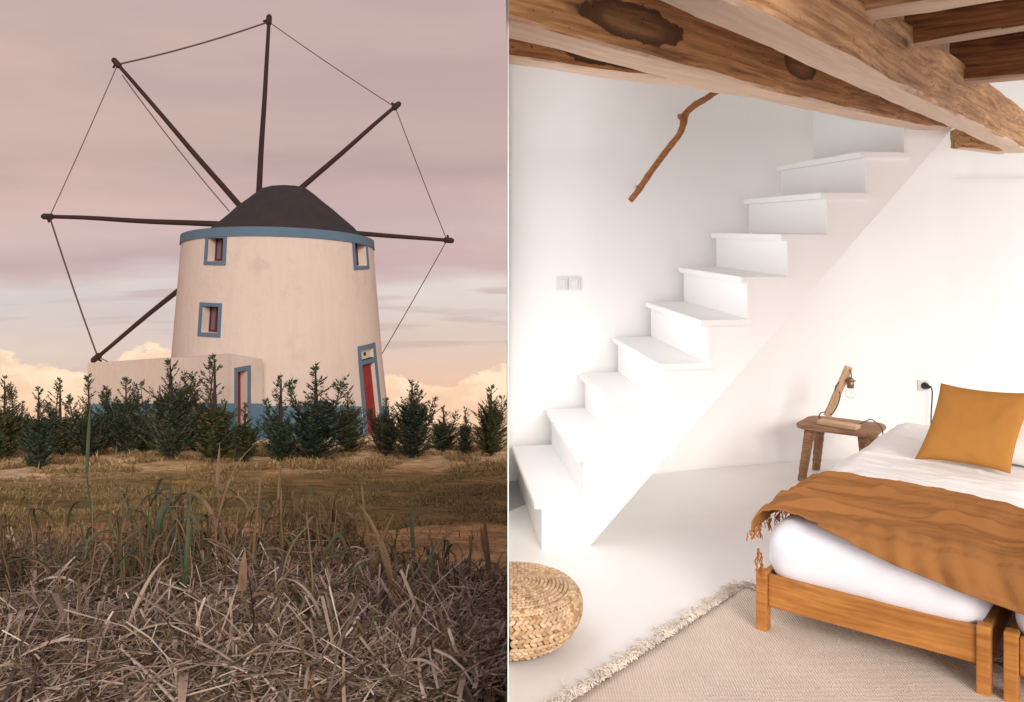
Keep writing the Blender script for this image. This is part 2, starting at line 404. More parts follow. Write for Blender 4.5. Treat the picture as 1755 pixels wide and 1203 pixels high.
# roof cap
prof = [(2.8, 1.0), (2.6, 1.2), (2.36, 1.5), (1.6, 2.16), (1.0, 2.66), (.72, 2.86), (.45, 2.93), (.0, 2.96)]
g = MB(); pr2 = []
for (r0, z0), (r1, z1) in zip(prof, prof[1:]):
    for k in range(3): pr2.append((r0+(r1-r0)*k/3, z0+(z1-z0)*k/3))
pr2.append(prof[-1])
g.lathe(pr2, (MC.x+.16, MC.y, 0), 56)
for i, v in enumerate(g.v):
    g.v[i] = (v[0]+.03*n3(v[0]*1.5, v[1]*1.5, v[2]), v[1], v[2]+.02*n3(v[0]*2, v[1]*2, 3)-.10*(v[1]-MC.y)*max(0, (1.6-v[2])))
smooth_angle(g.build('roof', M['roof'], mill), 50)
# windows
def mill_window(a0, a1, z0, z1, deep=.30, label=None):
    wd = .11; da = wd/rad(z0); g = MB()
    cblock(g, a0-da, a1+da, z1, z1+wd, -.01, .03); cblock(g, a0-da, a1+da, z0-wd, z0, -.01, .034)
    cblock(g, a0-da, a0, z0, z1, -.01, .032); cblock(g, a1, a1+da, z0, z1, -.01, .032)
    w = g.build('window', M['blue'], mill)
    if label: w['label'] = label
    g = MB(); t_ = .06; dt = t_/rad(z0); am = (a0+a1)/2
    cblock(g, a0, a0+dt, z0, z1, -deep-.05, -deep); cblock(g, a1-dt, a1, z0, z1, -deep-.05, -deep)
    cblock(g, a0+dt, a1-dt, z1-t_, z1, -deep-.05, -deep); cblock(g, a0+dt, a1-dt, z0, z0+t_, -deep-.05, -deep)
    cblock(g, am-dt*.6, am+dt*.6, z0+t_, z1-t_, -deep-.05, -deep+.012)
    g.build('sash', M['maroon'], w)
    g = MB(); cblock(g, a0+dt, a1-dt, z0+t_, z1-t_, -deep-.035, -deep-.025); g.build('pane', M['glass'], w)
    return w
mill_window(*wins[0], label='upper left window with blue surround'); mill_window(*wins[1], label='middle left window with blue surround')
mill_window(*wins[2], label='upper right window with blue surround')
# door and fanlight
g = MB(); dw = .13; dd = dw/3.6
cblock(g, da0-dd, da1+dd, trans[3], trans[3]+dw, -.01, .04); cblock(g, da0-dd, da0, -6.5, trans[3], -.01, .04); cblock(g, da1, da1+dd, -6.5, trans[3], -.01, .04)
cblock(g, da0, da1, door[3], trans[2], -.30, .042)
dr = g.build('door', M['blue'], mill); dr['label'] = 'tall red door under a cream fanlight, blue surround'
g = MB(); cblock(g, da0, da1, trans[2], trans[3], -.16, -.12); g.build('fanlight', M['cream_glass'], dr)
g = MB(); am = (da0+da1)/2
for k in range(-2, 3): cblock(g, am+k*.010-.0045, am+k*.010+.0045, trans[2]+.10+.012*abs(k), trans[2]+.22-.012*abs(k), -.12, -.105)
g.build('emblem', M['bark'], dr)
g = MB(); cblock(g, da0, da1, -6.6, door[3], -.20, -.14)
for k in range(5):
    zz = -6.3+k*.52
    for s in (0, 1):
        b0 = da0+(da1-da0)*(.08+s*.47); b1 = b0+(da1-da0)*.37; cblock(g, b0, b1, zz, zz+.42, -.142, -.12)
g.build('door_leaf', M['red'], dr)
# annex in front
Cc = px(397, 700, 25.0); L = px(150, 700, 28.6); E = px(450, 700, 26.0)
zc, zL, zE = px(0, 608, 25).z, px(0, 622, 28.6).z, px(0, 615, 26).z
bk = Vector((.517, .857, 0))
foot = [(L.x, L.y, zL), (Cc.x, Cc.y, zc), (E.x, E.y, zE), (MC.x-.6, MC.y-1.5, zE-.5), (L.x+bk.x*3.2, L.y+bk.y*3.2, zL-.45)]
an = MB(); nf = len(foot)
T = [Vector(p) for p in foot]; B_ = [Vector((p.x, p.y, -8)) for p in T]
# end face (1->2) has the door opening
def wallface(g, i, j, hole=None):
    a, b = T[i], T[j]
    def P(s, z): return Vector((a.x+(b.x-a.x)*s, a.y+(b.y-a.y)*s, z))
    def top(s): return a.z+(b.z-a.z)*s
    if not hole: g.quad(B_[i], B_[j], b, a); return P
    s0, s1, zz = hole
    for u, v in ((0, s0), (s1, 1)): g.quad(P(u, -8), P(v, -8), P(v, top(v)), P(u, top(u)))
    g.quad(P(s0, zz), P(s1, zz), P(s1, top(s1)), P(s0, top(s0))); return P
wallface(an, 0, 1); s0, s1 = .17, .50; zd = px(0, 637, 25.2).z
P = wallface(an, 1, 2, (s0, s1, zd)); wallface(an, 2, 3); wallface(an, 4, 0)
par = .18
Ti = []
cen = sum(T, Vector())/nf
for p in T: q = p+(cen-p)*.08; q.z = p.z; Ti.append(q)
for i in range(nf):
    j = (i+1) % nf; an.quad(T[i], T[j], Ti[j], Ti[i]); an.quad(Ti[i], Ti[j], Ti[j]-Vector((0, 0, par)), Ti[i]-Vector((0, 0, par)))
an.poly([p-Vector((0, 0, par)) for p in Ti])
inn = Vector((-.857, .517, 0))*.38
an.quad(P(s0, -8), P(s0, zd), P(s0, zd)+inn, P(s0, -8)+inn); an.quad(P(s1, -8), P(s1, zd), P(s1, zd)+inn, P(s1, -8)+inn); an.quad(P(s0, zd), P(s1, zd), P(s1, zd)+inn, P(s0, zd)+inn)
ax = empty('annex', (L.x, L.y, zt(L.x, L.y)), 0, 'low whitewashed flat roofed annex built against the windmill, with a narrow doorway', 'outbuilding')
an.build('wall', M['mill_wall'], ax)
g = MB()
o_ = Vector((-.517, -.857, 0)); nrm1 = Vector((T[1].y-T[0].y, -(T[1].x-T[0].x), 0)).normalized(); nrm2 = Vector((T[2].y-T[1].y, -(T[2].x-T[1].x), 0)).normalized()
def dpt(p): return -3.52-.207*(p.y-25)
def slab(g, a, b, n_, t_):
    a = Vector((a.x, a.y, 0)); b = Vector((b.x, b.y, 0))
    A = [Vector((q.x, q.y, z)) for q, z in ((a, -8), (b, -8), (b, dpt(b)), (a, dpt(a)))]; O = [q+n_*t_ for q in A]
    g.quad(*O); g.quad(A[3], A[2], O[2], O[3]); g.quad(A[0], A[3], O[3], O[0]); g.quad(A[1], A[2], O[2], O[1])
slab(g, T[0], T[1]+(T[1]-T[0]).normalized()*.03, nrm1, .03); slab(g, T[1], P(s0-.09, 0), nrm2, .033); slab(g, P(s1+.09, 0), T[2], nrm2, .033)
g.build('painted_plinth', M['blue_dado'], ax)
g = MB()
for u0, u1, z0, z1 in ((s0-.09, s0, -8, zd), (s1, s1+.09, -8, zd), (s0-.09, s1+.09, zd, zd+.13)):
    q = [P(u0, z0), P(u1, z0), P(u1, z1), P(u0, z1)]; O = [v+nrm2*.03 for v in q]; g.quad(*O)
    for k in range(4): g.quad(q[k], q[(k+1) % 4], O[(k+1) % 4], O[k])
fr_ = g.build('door', M['blue'], ax)
g = MB(); dl = inn*.75
g.quad(P(s0, -8)+dl, P(s1, -8)+dl, P(s1, zd)+dl, P(s0, zd)+dl)
for k in range(4):
    z0 = zd-.3-k*.5; q = [P(s0+.04, z0-.35), P(s1-.04, z0-.35), P(s1-.04, z0), P(s0+.04, z0)]
    g.quad(*[v+dl-inn*.06 for v in q])
g.build('door_leaf', M['red'], fr_)
# sail wheel
hub = px(440, 387, 34.0)
def tip(x, row):
    d = 34.0
    for _ in range(12):
        p = px(x, row, d); d = 34.0+.20*(p.x-hub.x)
    return px(x, row, d)
tips = [tip(*p) for p in ((461, 32), (681, 180), (771, 412), (640, 640), (430, 738), (163, 615), (79, 371), (198, 106))]
wh = mill
ROPEPT = []
for tp in tips:
    g = MB(); pts = []; rr = []
    for k in range(13):
        u = k/12; p = hub.lerp(tp, u); p += Vector((n3(u*3, tp.x, 1), 0, n3(u*3, tp.z, 5)))*.035
        pts.append(p); rr.append(.125-.055*u)
    g.tube(pts, rr, 8)
    pole = g.build('sail_pole', M['pole'], wh, smooth=True)
    d = (tp-hub).normalized(); g = MB(); g.tube([tp-d*.25, tp-d*.2, tp+d*.10, tp+d*.17], [.08, .12, .11, .05], 8)
    g.tube([tp-d*.12+d.cross(Vector((0, 1, 0)))*.22, tp-d*.02-d.cross(Vector((0, 1, 0)))*.05], .045, 6)
    g.build('pole_cap', M['pole'], pole)
    ROPEPT.append(tp-d*.12)
def rope(a, b, r, sag=.15):
    g = MB(); pts = []
    for k in range(17):
        u = k/16; p = a.lerp(b, u); p.z -= sag*4*u*(1-u); pts.append(p)
    g.tube(pts, r, 5); return g.build('rope', M['rope'], wh)
for i in range(8):
    r = {7: .035, 5: .032, 6: .018}.get(i, .020)
    rope(ROPEPT[i], ROPEPT[(i+1) % 8], r, .10 if i in (7, 5) else .05)
rope(tips[7]+Vector((.25, 0, -.5)), px(393, 362, 33.0), .022, .12)
g = MB(); g.tube([hub+Vector((0, .5, .0)), hub-Vector((-.3, 1.6, -.1)), Vector((MC.x+.1, MC.y+.6, 1.75))], [.22, .24, .24], 14); g.build('windshaft', M['pole'], wh, smooth=True)
g = MB(); g.lathe([(0, -.2), (.45, -.2), (.5, 0), (.45, .2), (0, .2)], (0, 0, 0), 16)
Mh = Matrix.Translation(hub) @ Matrix.Rotation(PI/2, 4, 'X'); g.v = [tuple(Mh @ Vector(v)) for v in g.v]; g.build('hub', M['pole'], wh)

# ------------------------------------------------------------------ young conifers
def conifer_mesh(seed, wide=1.0, dense=.5, nlead=3):
    """dense bushy base, above it thin leaders carrying separate upswept feathery fronds"""
    r = random.Random(seed); g = MB(); gt = MB()
    def kite(p, d, L, w):
        s = d.cross(Vector((r.uniform(-1, 1), r.uniform(-1, 1), r.uniform(-.2, 1)))).normalized()
        g.quad(p, p+d*L*.45+s*w, p+d*L, p+d*L*.45-s*w)
    def frond(p, az, L, up, curl, dens=1.0, lw=1.0):
        d = Vector((math.cos(az), math.sin(az), up)).normalized(); n = max(5, int(L/.017)); q = Vector(p); pts = [q.copy()]
        for k in range(n):
            u = k/n; d = (d+Vector((r.uniform(-.06, .06), r.uniform(-.06, .06), curl*.09))).normalized(); q = q+d*L/n; pts.append(q.copy())
            for s in (-1, 1):
                if r.random() > dens: continue
                side = Vector((-math.sin(az)*s, math.cos(az)*s, r.uniform(-.15, .5)))
                kite(q, (d*r.uniform(.6, 1)+side*r.uniform(.5, 1)).normalized(), .052*(1-u*.6)*r.uniform(.7, 1.6)*lw, .0060)
        kite(q, d, .04, .006)
        gt.tube([pts[0], pts[len(pts)//2], pts[-1]], [.0035, .002, .001], 3, False)
    body = dense
    for i in range(int(150*wide**.5)):
        h = .02+(body-.02)*(i/150)/wide**.5; f = h/body; az = r.uniform(0, 2*PI)
        L = .27*wide*(.62+.38*math.sin(PI*min(1, .25+f*.75)))*r.uniform(.45, 1.2)
        frond((0, 0, h), az, L, .35+.7*f+r.uniform(-.25, .3), r.uniform(0, 1.4), .95, 1.05)
    leads = [(0, 0, 1.0)]
    for k in range(nlead-1):
        a = r.uniform(0, 2*PI); leads.append((.15*wide*math.cos(a), .15*wide*math.sin(a), r.uniform(.62, .88)))
    for lx, ly, lh in leads:
        z0 = body*.6; n = int((lh-z0)/.023)
        bow = (r.uniform(-.03, .03), r.uniform(-.03, .03))
        pts = []
        for i in range(n+1):
            u = i/n; z = z0+(lh-z0)*u; p = Vector((lx*min(1, .3+u)+bow[0]*math.sin(PI*u), ly*min(1, .3+u)+bow[1]*math.sin(PI*u), z)); pts.append(p)
            if r.random() < .12: continue
            L = (.03+.17*(1-u)**.8)*wide**.4*r.uniform(.55, 1.25)
            frond(p, r.uniform(0, 2*PI), L, .55+.9*u+r.uniform(-.2, .3), r.uniform(.3, 1.6), .8, .8)
        gt.tube([pts[0], pts[n//2], pts[-1]], [.008, .005, .002], 4, False); kite(pts[-1], Vector((0, 0, 1)), .05, .005)
    nf_ = len(g.f); off = len(g.v); v_ = [tuple(v) for v in g.v]+[tuple(v) for v in gt.v]; f_ = g.f+[tuple(i+off for i in f) for f in gt.f]
    me = bpy.data.meshes.new('crown'); me.from_pydata(v_, [], f_); me.materials.append(M['needles']); me.materials.append(M['bark'])
    me.polygons.foreach_set('material_index', [0]*nf_+[1]*len(gt.f)); return me
def conifer_trunk():
    g = MB(); g.tube([(0, 0, -.08), (0, 0, .3), (0, 0, .97)], [.022, .016, .004], 7)
    me = bpy.data.meshes.new('trunk'); me.from_pydata(g.v, [], g.f); me.materials.append(M['bark']); return me
CV = [conifer_mesh(11, 1.0, .50, 3), conifer_mesh(23, .85, .42, 2), conifer_mesh(37, 1.3, .55, 4), conifer_mesh(41, .9, .48, 3), conifer_mesh(59, 1.15, .62, 3), conifer_mesh(73, .8, .55, 2), conifer_mesh(91, 1.1, .38, 4)]
NV = 0
TR = conifer_trunk()
CON = [(8, 650, 778, 19.5, 0, 1.2, 'young conifer cut by the left edge of the photo'),
       (66, 668, 812, 17.0, 4, 1.15, 'bushy dark conifer standing nearest, left of the annex on the pale strip'),
       (103, 652, 790, 20.5, 1, 1.25, 'spiky topped conifer against the sunset just left of the annex'),
       (152, 648, 785, 20.0, 3, 1.1, 'feathery conifer in front of the left corner of the annex'),
       (38, 690, 785, 21.5, 2, 1.1, 'low conifer between the two leftmost ones'),
       (216, 650, 775, 21.0, 0, 1.1, 'slim conifer before the long annex wall'),
       (292, 622, 797, 19.0, 2, 1.15, 'tallest wide conifer before the annex wall'),
       (368, 614, 792, 19.3, 1, 1.35, 'tall feathery conifer just left of the annex doorway'),
       (420, 694, 787, 19.2, 3, 1.5, 'short dense conifer in front of the annex doorway'),
       (482, 648, 792, 19.0, 1, 1.2, 'thin dark conifer right of the annex doorway'),
       (541, 628, 784, 19.5, 0, 1.45, 'pointed conifer with a full crown in the middle of the row'),
       (596, 676, 772, 21.0, 4, 1.3, 'low conifer left of the red door'),
       (662, 684, 766, 20.5, 3, 1.1, 'wide conifer in front of the red door'),
       (706, 656, 774, 20.0, 4, 1.3, 'conifer with bare lower twigs right of the windmill'),
       (760, 698, 764, 21.5, 0, 1.6, 'low rounded conifer right of the windmill'),
       (797, 700, 768, 21.0, 3, 1.0, 'smallest narrow conifer near the right end of the row'),
       (842, 664, 768, 20.5, 2, 1.1, 'dark conifer at the right end of the row'),
       (250, 690, 780, 22.0, 4, 1.5, 'low conifer filling the gap before the annex wall'),
       (335, 690, 785, 21.5, 0, 1.4, 'low dark conifer behind the two tallest ones'),
       (180, 688, 776, 22.5, 2, 1.3, 'low conifer close to the annex corner')]
for i, (x, r0, r1, d, v, wd, lab) in enumerate(CON):
    X = (x-CX)/F*d; zb = EYE-(r1-HZ)/F*d; zg = zt(X, d); z0 = zg
    h = (EYE-(r0-HZ)/F*d)-zg
    o = empty('young_conifer', (X, d, z0), R.uniform(0, 6.28), lab, 'conifer', 'young conifers planted in a row before the windmill')
    sx = h*(.62+.25*wd)*1.5*wd**.6
    v = [v, 5, v, 6, v, 2, v][i % 7] if i not in (6, 7, 10) else v
    for nm, me in (('crown', CV[v]), ('trunk', TR)):
        c_ = bpy.data.objects.new(nm, me); C.objects.link(c_); c_.parent = o; c_.scale = (sx, sx, h)

# ------------------------------------------------------------------ field vegetation
def blade(g, p, d, L, w, droop=.5, n=5, up=Vector((0, 0, 1)), fold=.35):
    """a curved leaf blade with a folded midrib, wider low down and pointed"""
    d = d.normalized(); s = d.cross(up)
    s = s.normalized() if s.length > 1e-3 else Vector((1, 0, 0))
    base = len(g.v); q = Vector(p); st_ = L/n
    for k in range(n+1):
        u = k/n; ww = w*(.8+.5*u*(1-u)*2)*(1-u**2.2) if k < n else w*.03
        nn = s.cross(d).normalized()
        g.v.append(tuple(q-s*ww+nn*ww*fold)); g.v.append(tuple(q)); g.v.append(tuple(q+s*ww+nn*ww*fold))
        d = (d+Vector((0, 0, -droop*st_*(1+2*u)/max(L, .01)))).normalized(); q = q+d*st_
    for k in range(n):
        a = base+3*k; g.f.append((a, a+1, a+4, a+3)); g.f.append((a+1, a+2, a+5, a+4))
def rv(r, z0=-.2, z1=1): return Vector((r.uniform(-1, 1), r.uniform(-1, 1), r.uniform(z0, z1)))
r = random.Random(5)
def mound(x, y): return .11+.10*n3(x*1.1, y*1.1, 20)+.05*n3(x*2.6, y*2.6, 24)
g = MB()
def straw(r, g, x, y, z, L, w):
    az = r.uniform(0, 2*PI); el = r.gauss(.12, .42)
    d = Vector((math.cos(az)*math.cos(el), math.sin(az)*math.cos(el), math.sin(el)))
    s = d.cross(Vector((0, 0, 1))).normalized(); nn = s.cross(d)
    p = Vector((x, y, z))-d*L/2; bend = r.uniform(-.22, .22)*L; flat = r.random() < .45
    base = len(g.v); n = 3
    for k in range(n+1):
        u = k/n; q = p+d*L*u+(s*.6-nn)*bend*4*u*(1-u)*.5
        ww = w*(1 if not flat else 1.7)*(1-.4*u)
        g.v += [tuple(q-s*ww), tuple(q+nn*ww*(.9 if not flat else .25)), tuple(q+s*ww)]
    for k in range(n):
        a = base+3*k; g.f += [(a, a+1, a+4, a+3), (a+1, a+2, a+5, a+4)]
cnt = 0
while cnt < 31000:
    y = 2.95+(r.random()**1.35)*3.7; xl = -CX/F*y-.35
    x = r.uniform(xl, -.0055*y)
    edge = max(0, (y-5.6)/1.0)+max(0, (x+1.3)/1.3)*max(0, (y-4.6)/1.0)
    if r.random() < edge: continue
    h = mound(x, y)*max(0, 1-edge*.7)
    L = min(.7, max(.05, r.lognormvariate(-1.95, .6)))
    if x > -.15: L = min(L, .16)
    straw(r, g, x, y, zt(x, y)+r.uniform(-.05, .10)+h*r.uniform(.3, 1), L, r.uniform(.0014, .0048)*(1.8 if r.random() < .08 else 1)); cnt += 1
for k in range(3800):
    y = 3.0+(r.random()**1.2)*3.4; x = r.uniform(-CX/F*y-.3, -.12-.005*y)
    if (y-5.2)+max(0, x+1.3) > 1.0: continue
    L = r.uniform(.05, .26)
    if x > -.45: L *= .5
    blade(g, (x, y, zt(x, y)+mound(x, y)*r.uniform(.4, 1.05)), rv(r, -.05, .9), L, r.uniform(.004, .013), r.uniform(.5, 3.5), 6, fold=r.uniform(.2, .9))
for k in range(420):
    y = 3.0+(r.random()**1.2)*3.2; x = r.uniform(-CX/F*y-.3, -.35-.005*y)
    blade(g, (x, y, zt(x, y)+mound(x, y)+r.uniform(0, .05)), rv(r, -.1, .55), r.uniform(.16, .45), r.uniform(.009, .019), r.uniform(.4, 2.6), 9, fold=r.uniform(.15, .7))
KD = (868.6-CX)/F
g.v = [(min(v[0], KD*v[1]), v[1], v[2]) for v in g.v]   # nothing pokes through the dividing wall
tag(g.build('straw', M['straw']), 'tangled mauve brown straw and broken stalks covering the foreground', 'straw', kind='stuff')

# grass tufts on the field
def tufts(name, label, cat, mat, n, ylo, yhi, hlo, hhi, wv, seed, power=1.0, cond=None, nb=5):
    r = random.Random(seed); g = MB(); k = 0; tries = 0
    while k < n and tries < n*12:
        tries += 1
        y = ylo+(yhi-ylo)*r.random()**power; x = r.uniform(-CX/F*y-.6, -.08-.005*y if y < 7 else min(.5, -.05))
        if cond and not cond(x, y, r): continue
        if y < 7.6 and x > -.12: continue
        k += 1; z = zt(x, y)-.01; hh = r.uniform(hlo, hhi)
        for _ in range(nb):
            d = rv(r, .3, 1.6); blade(g, (x+r.uniform(-.03, .03), y+r.uniform(-.03, .03), z), d, hh*r.uniform(.5, 1.2), wv*r.uniform(.6, 1.3)*(1+y*.05), r.uniform(.2, 1.2), 3)
    return tag(g.build(name, mat), label, cat, kind='stuff')
patch = lambda k, th: (lambda x, y, r: n3(x*k, y*k*.8, 33) > th+r.uniform(-.15, .15))
tufts('field_grass', 'short olive and brown grass over the middle field', 'grass', M['grass_green'], 14000, 8.6, 19, .03, .11, .004, 1, 1.25, patch(.8, .02))
tufts('dry_grass', 'golden dry grass tussocks at the feet of the conifers', 'grass', M['grass_dry'], 6500, 16.5, 23.5, .07, .22, .006, 2, 1.0, patch(.8, .0))
tufts('path_grass', 'sparse dry grass in front of the sandy strip', 'grass', M['grass_dry'], 1500, 5.4, 8.8, .03, .13, .0035, 3, 1.0, lambda x, y, r: x < -1.4 or r.random() < .25)
tufts('stubble', 'short brown stubble standing among the straw', 'stubble', M['reed_dry'], 2100, 4.3, 7.2, .10, .42, .0042, 4, 1.0, lambda x, y, r: x < -1.0+r.uniform(-.5, .3) , 4)
tufts('weeds', 'dull green weeds pushing up through the straw', 'weeds', M['reed_green'], 420, 3.1, 6.2, .08, .24, .007, 6, 1.0, lambda x, y, r: n3(x*1.3, y*1.3, 50) > .12, 5)

r = random.Random(88); g = MB(); k = 0
gg = MB()
while k < 340:
    y = 3.9+2.9*r.random(); x = r.uniform(-CX/F*y-.2, -.25)
    if n3(x*1.2, y*1.2, 61) < r.uniform(-.12, .32) or (x > -1.1 and y > 5.2): continue
    k += 1; hh = r.uniform(.12, .62)*(1 if x < -.9 else .6); b0 = Vector((x, y, zt(x, y)-.02)); tp_ = b0+Vector((r.uniform(-.1, .1), r.uniform(-.08, .08), hh))
    g.tube([b0, b0.lerp(tp_, .5)+Vector((r.uniform(-.015, .015), 0, 0)), tp_], [.007, .005, .0028], 5, False)
    green = n3(x*.9, y*.9, 71) > -.02
    for _ in range(r.randint(2, 6)):
        blade(gg if green and r.random() < .8 else g, b0.lerp(tp_, r.uniform(.1, .98)), rv(r, -.1, 1.6), r.uniform(.12, .38), r.uniform(.004, .013), r.uniform(.8, 3.6), 8, fold=r.uniform(.2, .8))
tag(g.build('dry_reeds', M['reed_dry']), 'thicket of broken dry reed stalks behind the straw', 'reeds', kind='stuff')
tag(gg.build('green_reed_leaves', M['reed_green']), 'wilting grey green reed leaves tangled between the dry stalks', 'reeds', kind='stuff')
# single reeds and maize-like stalks standing in the straw
def reed(base_px, tip_px, d, leaves, mat, label, w=.012, stem=True, seed=0, bend=0):
    leaves = [(u_, az_, el_, L_*(1.7 if el_ > 70 else 1.35), w_*(.55 if el_ > 70 else .95), dr_) for (u_, az_, el_, L_, w_, dr_) in leaves]
    r = random.Random(seed*13+5)
    X = (base_px[0]-CX)/F*d; zg = zt(X, d)+.0
    top = px(tip_px[0], tip_px[1], d+r.uniform(-.15, .15)); b = Vector((X, d, zg-.03))
    if abs((CX+F*X/d)-base_px[0]) > 1: pass
    o = empty('reed_plant', (X, d, zg), 0, label, 'reed', 'reeds and maize stalks standing in the straw')
    g = MB(); pts = []
    for k in range(7):
        u = k/6; p = b.lerp(top, u); p.x += bend*4*u*(1-u)+.01*n3(u*4, seed); pts.append(p)
    if stem:
        g.tube(pts, [w*.55*(1-.75*k/6) for k in range(7)], 6); g.build('stem', M['reed_dry'] if mat != 'reed_green' else M['reed_green'], o)
    for (u, az, el, L, ww, dr) in leaves:
        i = min(5, int(u*6)); p = pts[i].lerp(pts[i+1], u*6-i)
        g = MB(); a = math.radians(az); e_ = math.radians(el)
        blade(g, p, Vector((math.cos(a)*math.cos(e_), math.sin(a)*math.cos(e_), math.sin(e_))), L, ww, dr, 9)
        g.build('leaf', M[mat], o)
    return o
RG, RD = 'reed_green', 'reed_dry'
reed((168, 962), (148, 800), 5.6, [(.95, 100, 82, .28, .022, .3), (.55, 20, 60, .22, .018, 2.5), (.7, 170, 40, .24, .02, 3)], RG, 'upright green blade reed left of the brown stalk, before the annex', .022, seed=1)
reed((192, 965), (198, 800), 5.5, [(.97, 100, 80, .10, .008, .2), (.5, 0, 50, .18, .01, 2)], RD, 'thin straight rusty brown stalk beside the green blade reed', .02, seed=2, bend=-.02)
reed((383, 960), (366, 880), 5.0, [(.9, 140, 50, .56, .021, 1.75), (.8, 60, 75, .35, .02, .9), (.6, 200, 30, .2, .018, 3)], RD, 'stalk with one long leaf arching left over the conifers', .024, seed=3)
reed((396, 950), (372, 830), 5.2, [(.98, 95, 80, .15, .02, .4), (.75, -20, 70, .20, .022, 1.6), (.95, 30, 30, .25, .028, 3.8)], RD, 'stout dry stalk with a broad leaf hanging down, right of the arching leaf', .03, seed=4)
reed((300, 985), (292, 815), 4.8, [(.9, 200, 20, .25, .03, 4), (.8, 250, 10, .24, .032, 4.5), (.97, 160, 30, .16, .02, 3), (.4, 30, 60, .2, .02, 1)], RG, 'grey green reed with drooping wilted leaves left of centre', .024, seed=5)
reed((322, 1025), (305, 905), 4.3, [(.3, 100, 78, .34, .02, .5), (.2, 60, 70, .28, .018, .8), (.1, 150, 66, .26, .016, .9), (.2, 20, 60, .2, .02, 1.2)], RG, 'dense upright tuft of dark green blades', .02, seed=6)
reed((432, 985), (447, 835), 5.0, [(.9, 80, 80, .10, .012, .3), (.4, 10, 45, .25, .014, 1.6), (.3, 170, 50, .2, .012, 2)], RD, 'bare dark brown stalk with a short side leaf', .024, seed=7, bend=-.015)
reed((486, 985), (482, 860), 5.2, [(.9, 95, 80, .08, .01, .3), (.5, 190, 50, .15, .012, 2)], RD, 'short bare dark stalk between the leafy reeds', .02, seed=8)
reed((545, 1005), (560, 930), 4.7, [(.7, 30, 45, .34, .016, 2.2), (.8, 60, 60, .25, .016, 1.5), (.5, 150, 50, .25, .018, 2), (.9, 10, 30, .2, .014, 3), (.2, 200, 40, .24, .018, 2)], RG, 'spreading green grass clump right of centre', .014, seed=9)
reed((650, 1000), (622, 862), 5.0, [(.95, 120, 75, .10, .012, .3), (.55, 20, 20, .2, .02, 3), (.3, 60, 70, .28, .02, .5)], RD, 'tall dry yellowish stalk leaning left with a broken tip', .036, seed=10)
reed((696, 1022), (640, 905), 4.6, [(.9, 150, 60, .16, .016, .3), (.5, 120, 60, .2, .018, .6), (.2, 40, 55, .2, .016, 1)], RD, 'thick brown stalk leaning left below the tall dry one', .04, seed=11)
reed((716, 990), (708, 945), 5.0, [(.9, 110, 75, .20, .024, .2), (.3, 20, 60, .12, .012, 1)], RG, 'single green spear shaped leaf before the sandy strip', .014, seed=12)
reed((745, 1080), (690, 1030), 4.0, [(.9, 20, 30, .3, .014, 2), (.8, 160, 30, .3, .014, 2.4), (.6, 40, 20, .3, .012, 1.8), (.4, 200, 25, .34, .014, 2)], RG, 'sprawling green stems low in the straw on the right', .014, seed=13)
reed((862, 1035), (826, 930), 4.5, [(.6, 110, 72, .22, .02, .2), (.95, 110, 70, .08, .012, .2), (.3, 150, 60, .2, .016, 1)], RD, 'stout brown split stalk near the white dividing wall', .042, seed=14)
reed((250, 1190), (240, 1120), 3.45, [(.8, 130, 55, .14, .02, 1.5), (.6, 60, 60, .16, .02, 2), (.4, 20, 50, .16, .02, 2)], RD, 'broad leaved brown plant at the bottom left', .014, seed=15)
reed((470, 1195), (520, 1160), 3.4, [(.6, 20, 45, .28, .012, 2.4), (.9, 170, 30, .2, .012, 3), (.3, 140, 50, .22, .014, 2)], RG, 'arched pale green leaf at the bottom centre', .01, seed=16)
reed((420, 1110), (414, 985), 3.9, [(.8, 100, 70, .14, .02, .6), (.6, 30, 50, .22, .02, 2), (.5, 200, 50, .2, .016, 2)], RD, 'dry forked stalk in the middle of the straw', .022, seed=17)
reed((40, 905), (60, 850), 6.2, [(.9, 30, 40, .10, .006, 2)], RD, 'thin pale bent stem at the far left', .010, seed=18)
reed((115, 1000), (108, 905), 5.4, [(.5, 60, 60, .16, .012, 1.4), (.9, 100, 80, .08, .01, .4)], RD, 'short brown stalk at the left edge of the straw', .018, seed=19)
reed((250, 960), (262, 850), 5.7, [(.9, 20, 40, .18, .012, 3), (.6, 160, 40, .2, .012, 2.6)], RD, 'thin stalk with a dangling leaf between brown and grey green reeds', .014, seed=20)
r = random.Random(77)
LB = ['leaning left', 'leaning right', 'snapped near its top', 'with a curled leaf', 'nearly upright']
SPOT = ['behind the dark green tuft', 'at the back edge of the straw on the left', 'beside the forked stalk', 'between the two leaning dry stalks', 'under the arching leaf', 'below the green spear leaf', 'at the back of the straw in the centre', 'close to the rusty brown stalk', 'left of the split stalk', 'in front of the spreading green clump']
for i, (bx, by) in enumerate([(340, 960), (80, 985), (395, 1010), (672, 975), (352, 900), (735, 1015), (455, 940), (215, 955), (800, 1030), (585, 1050)]):
    d = 5.6 if by < 990 else 4.6
    reed((bx, by), (bx+(i % 5-2)*9, by-r.uniform(70, 120)), d+r.uniform(-.2, .3), [(.9, r.uniform(0, 360), 60, .14, .012, 2), (.5, r.uniform(0, 360), 45, .2, .013, 2.5)], RD if i % 3 else RG, 'small reed stalk %s, %s' % (LB[i % 5], SPOT[i]), .018, seed=30+i)

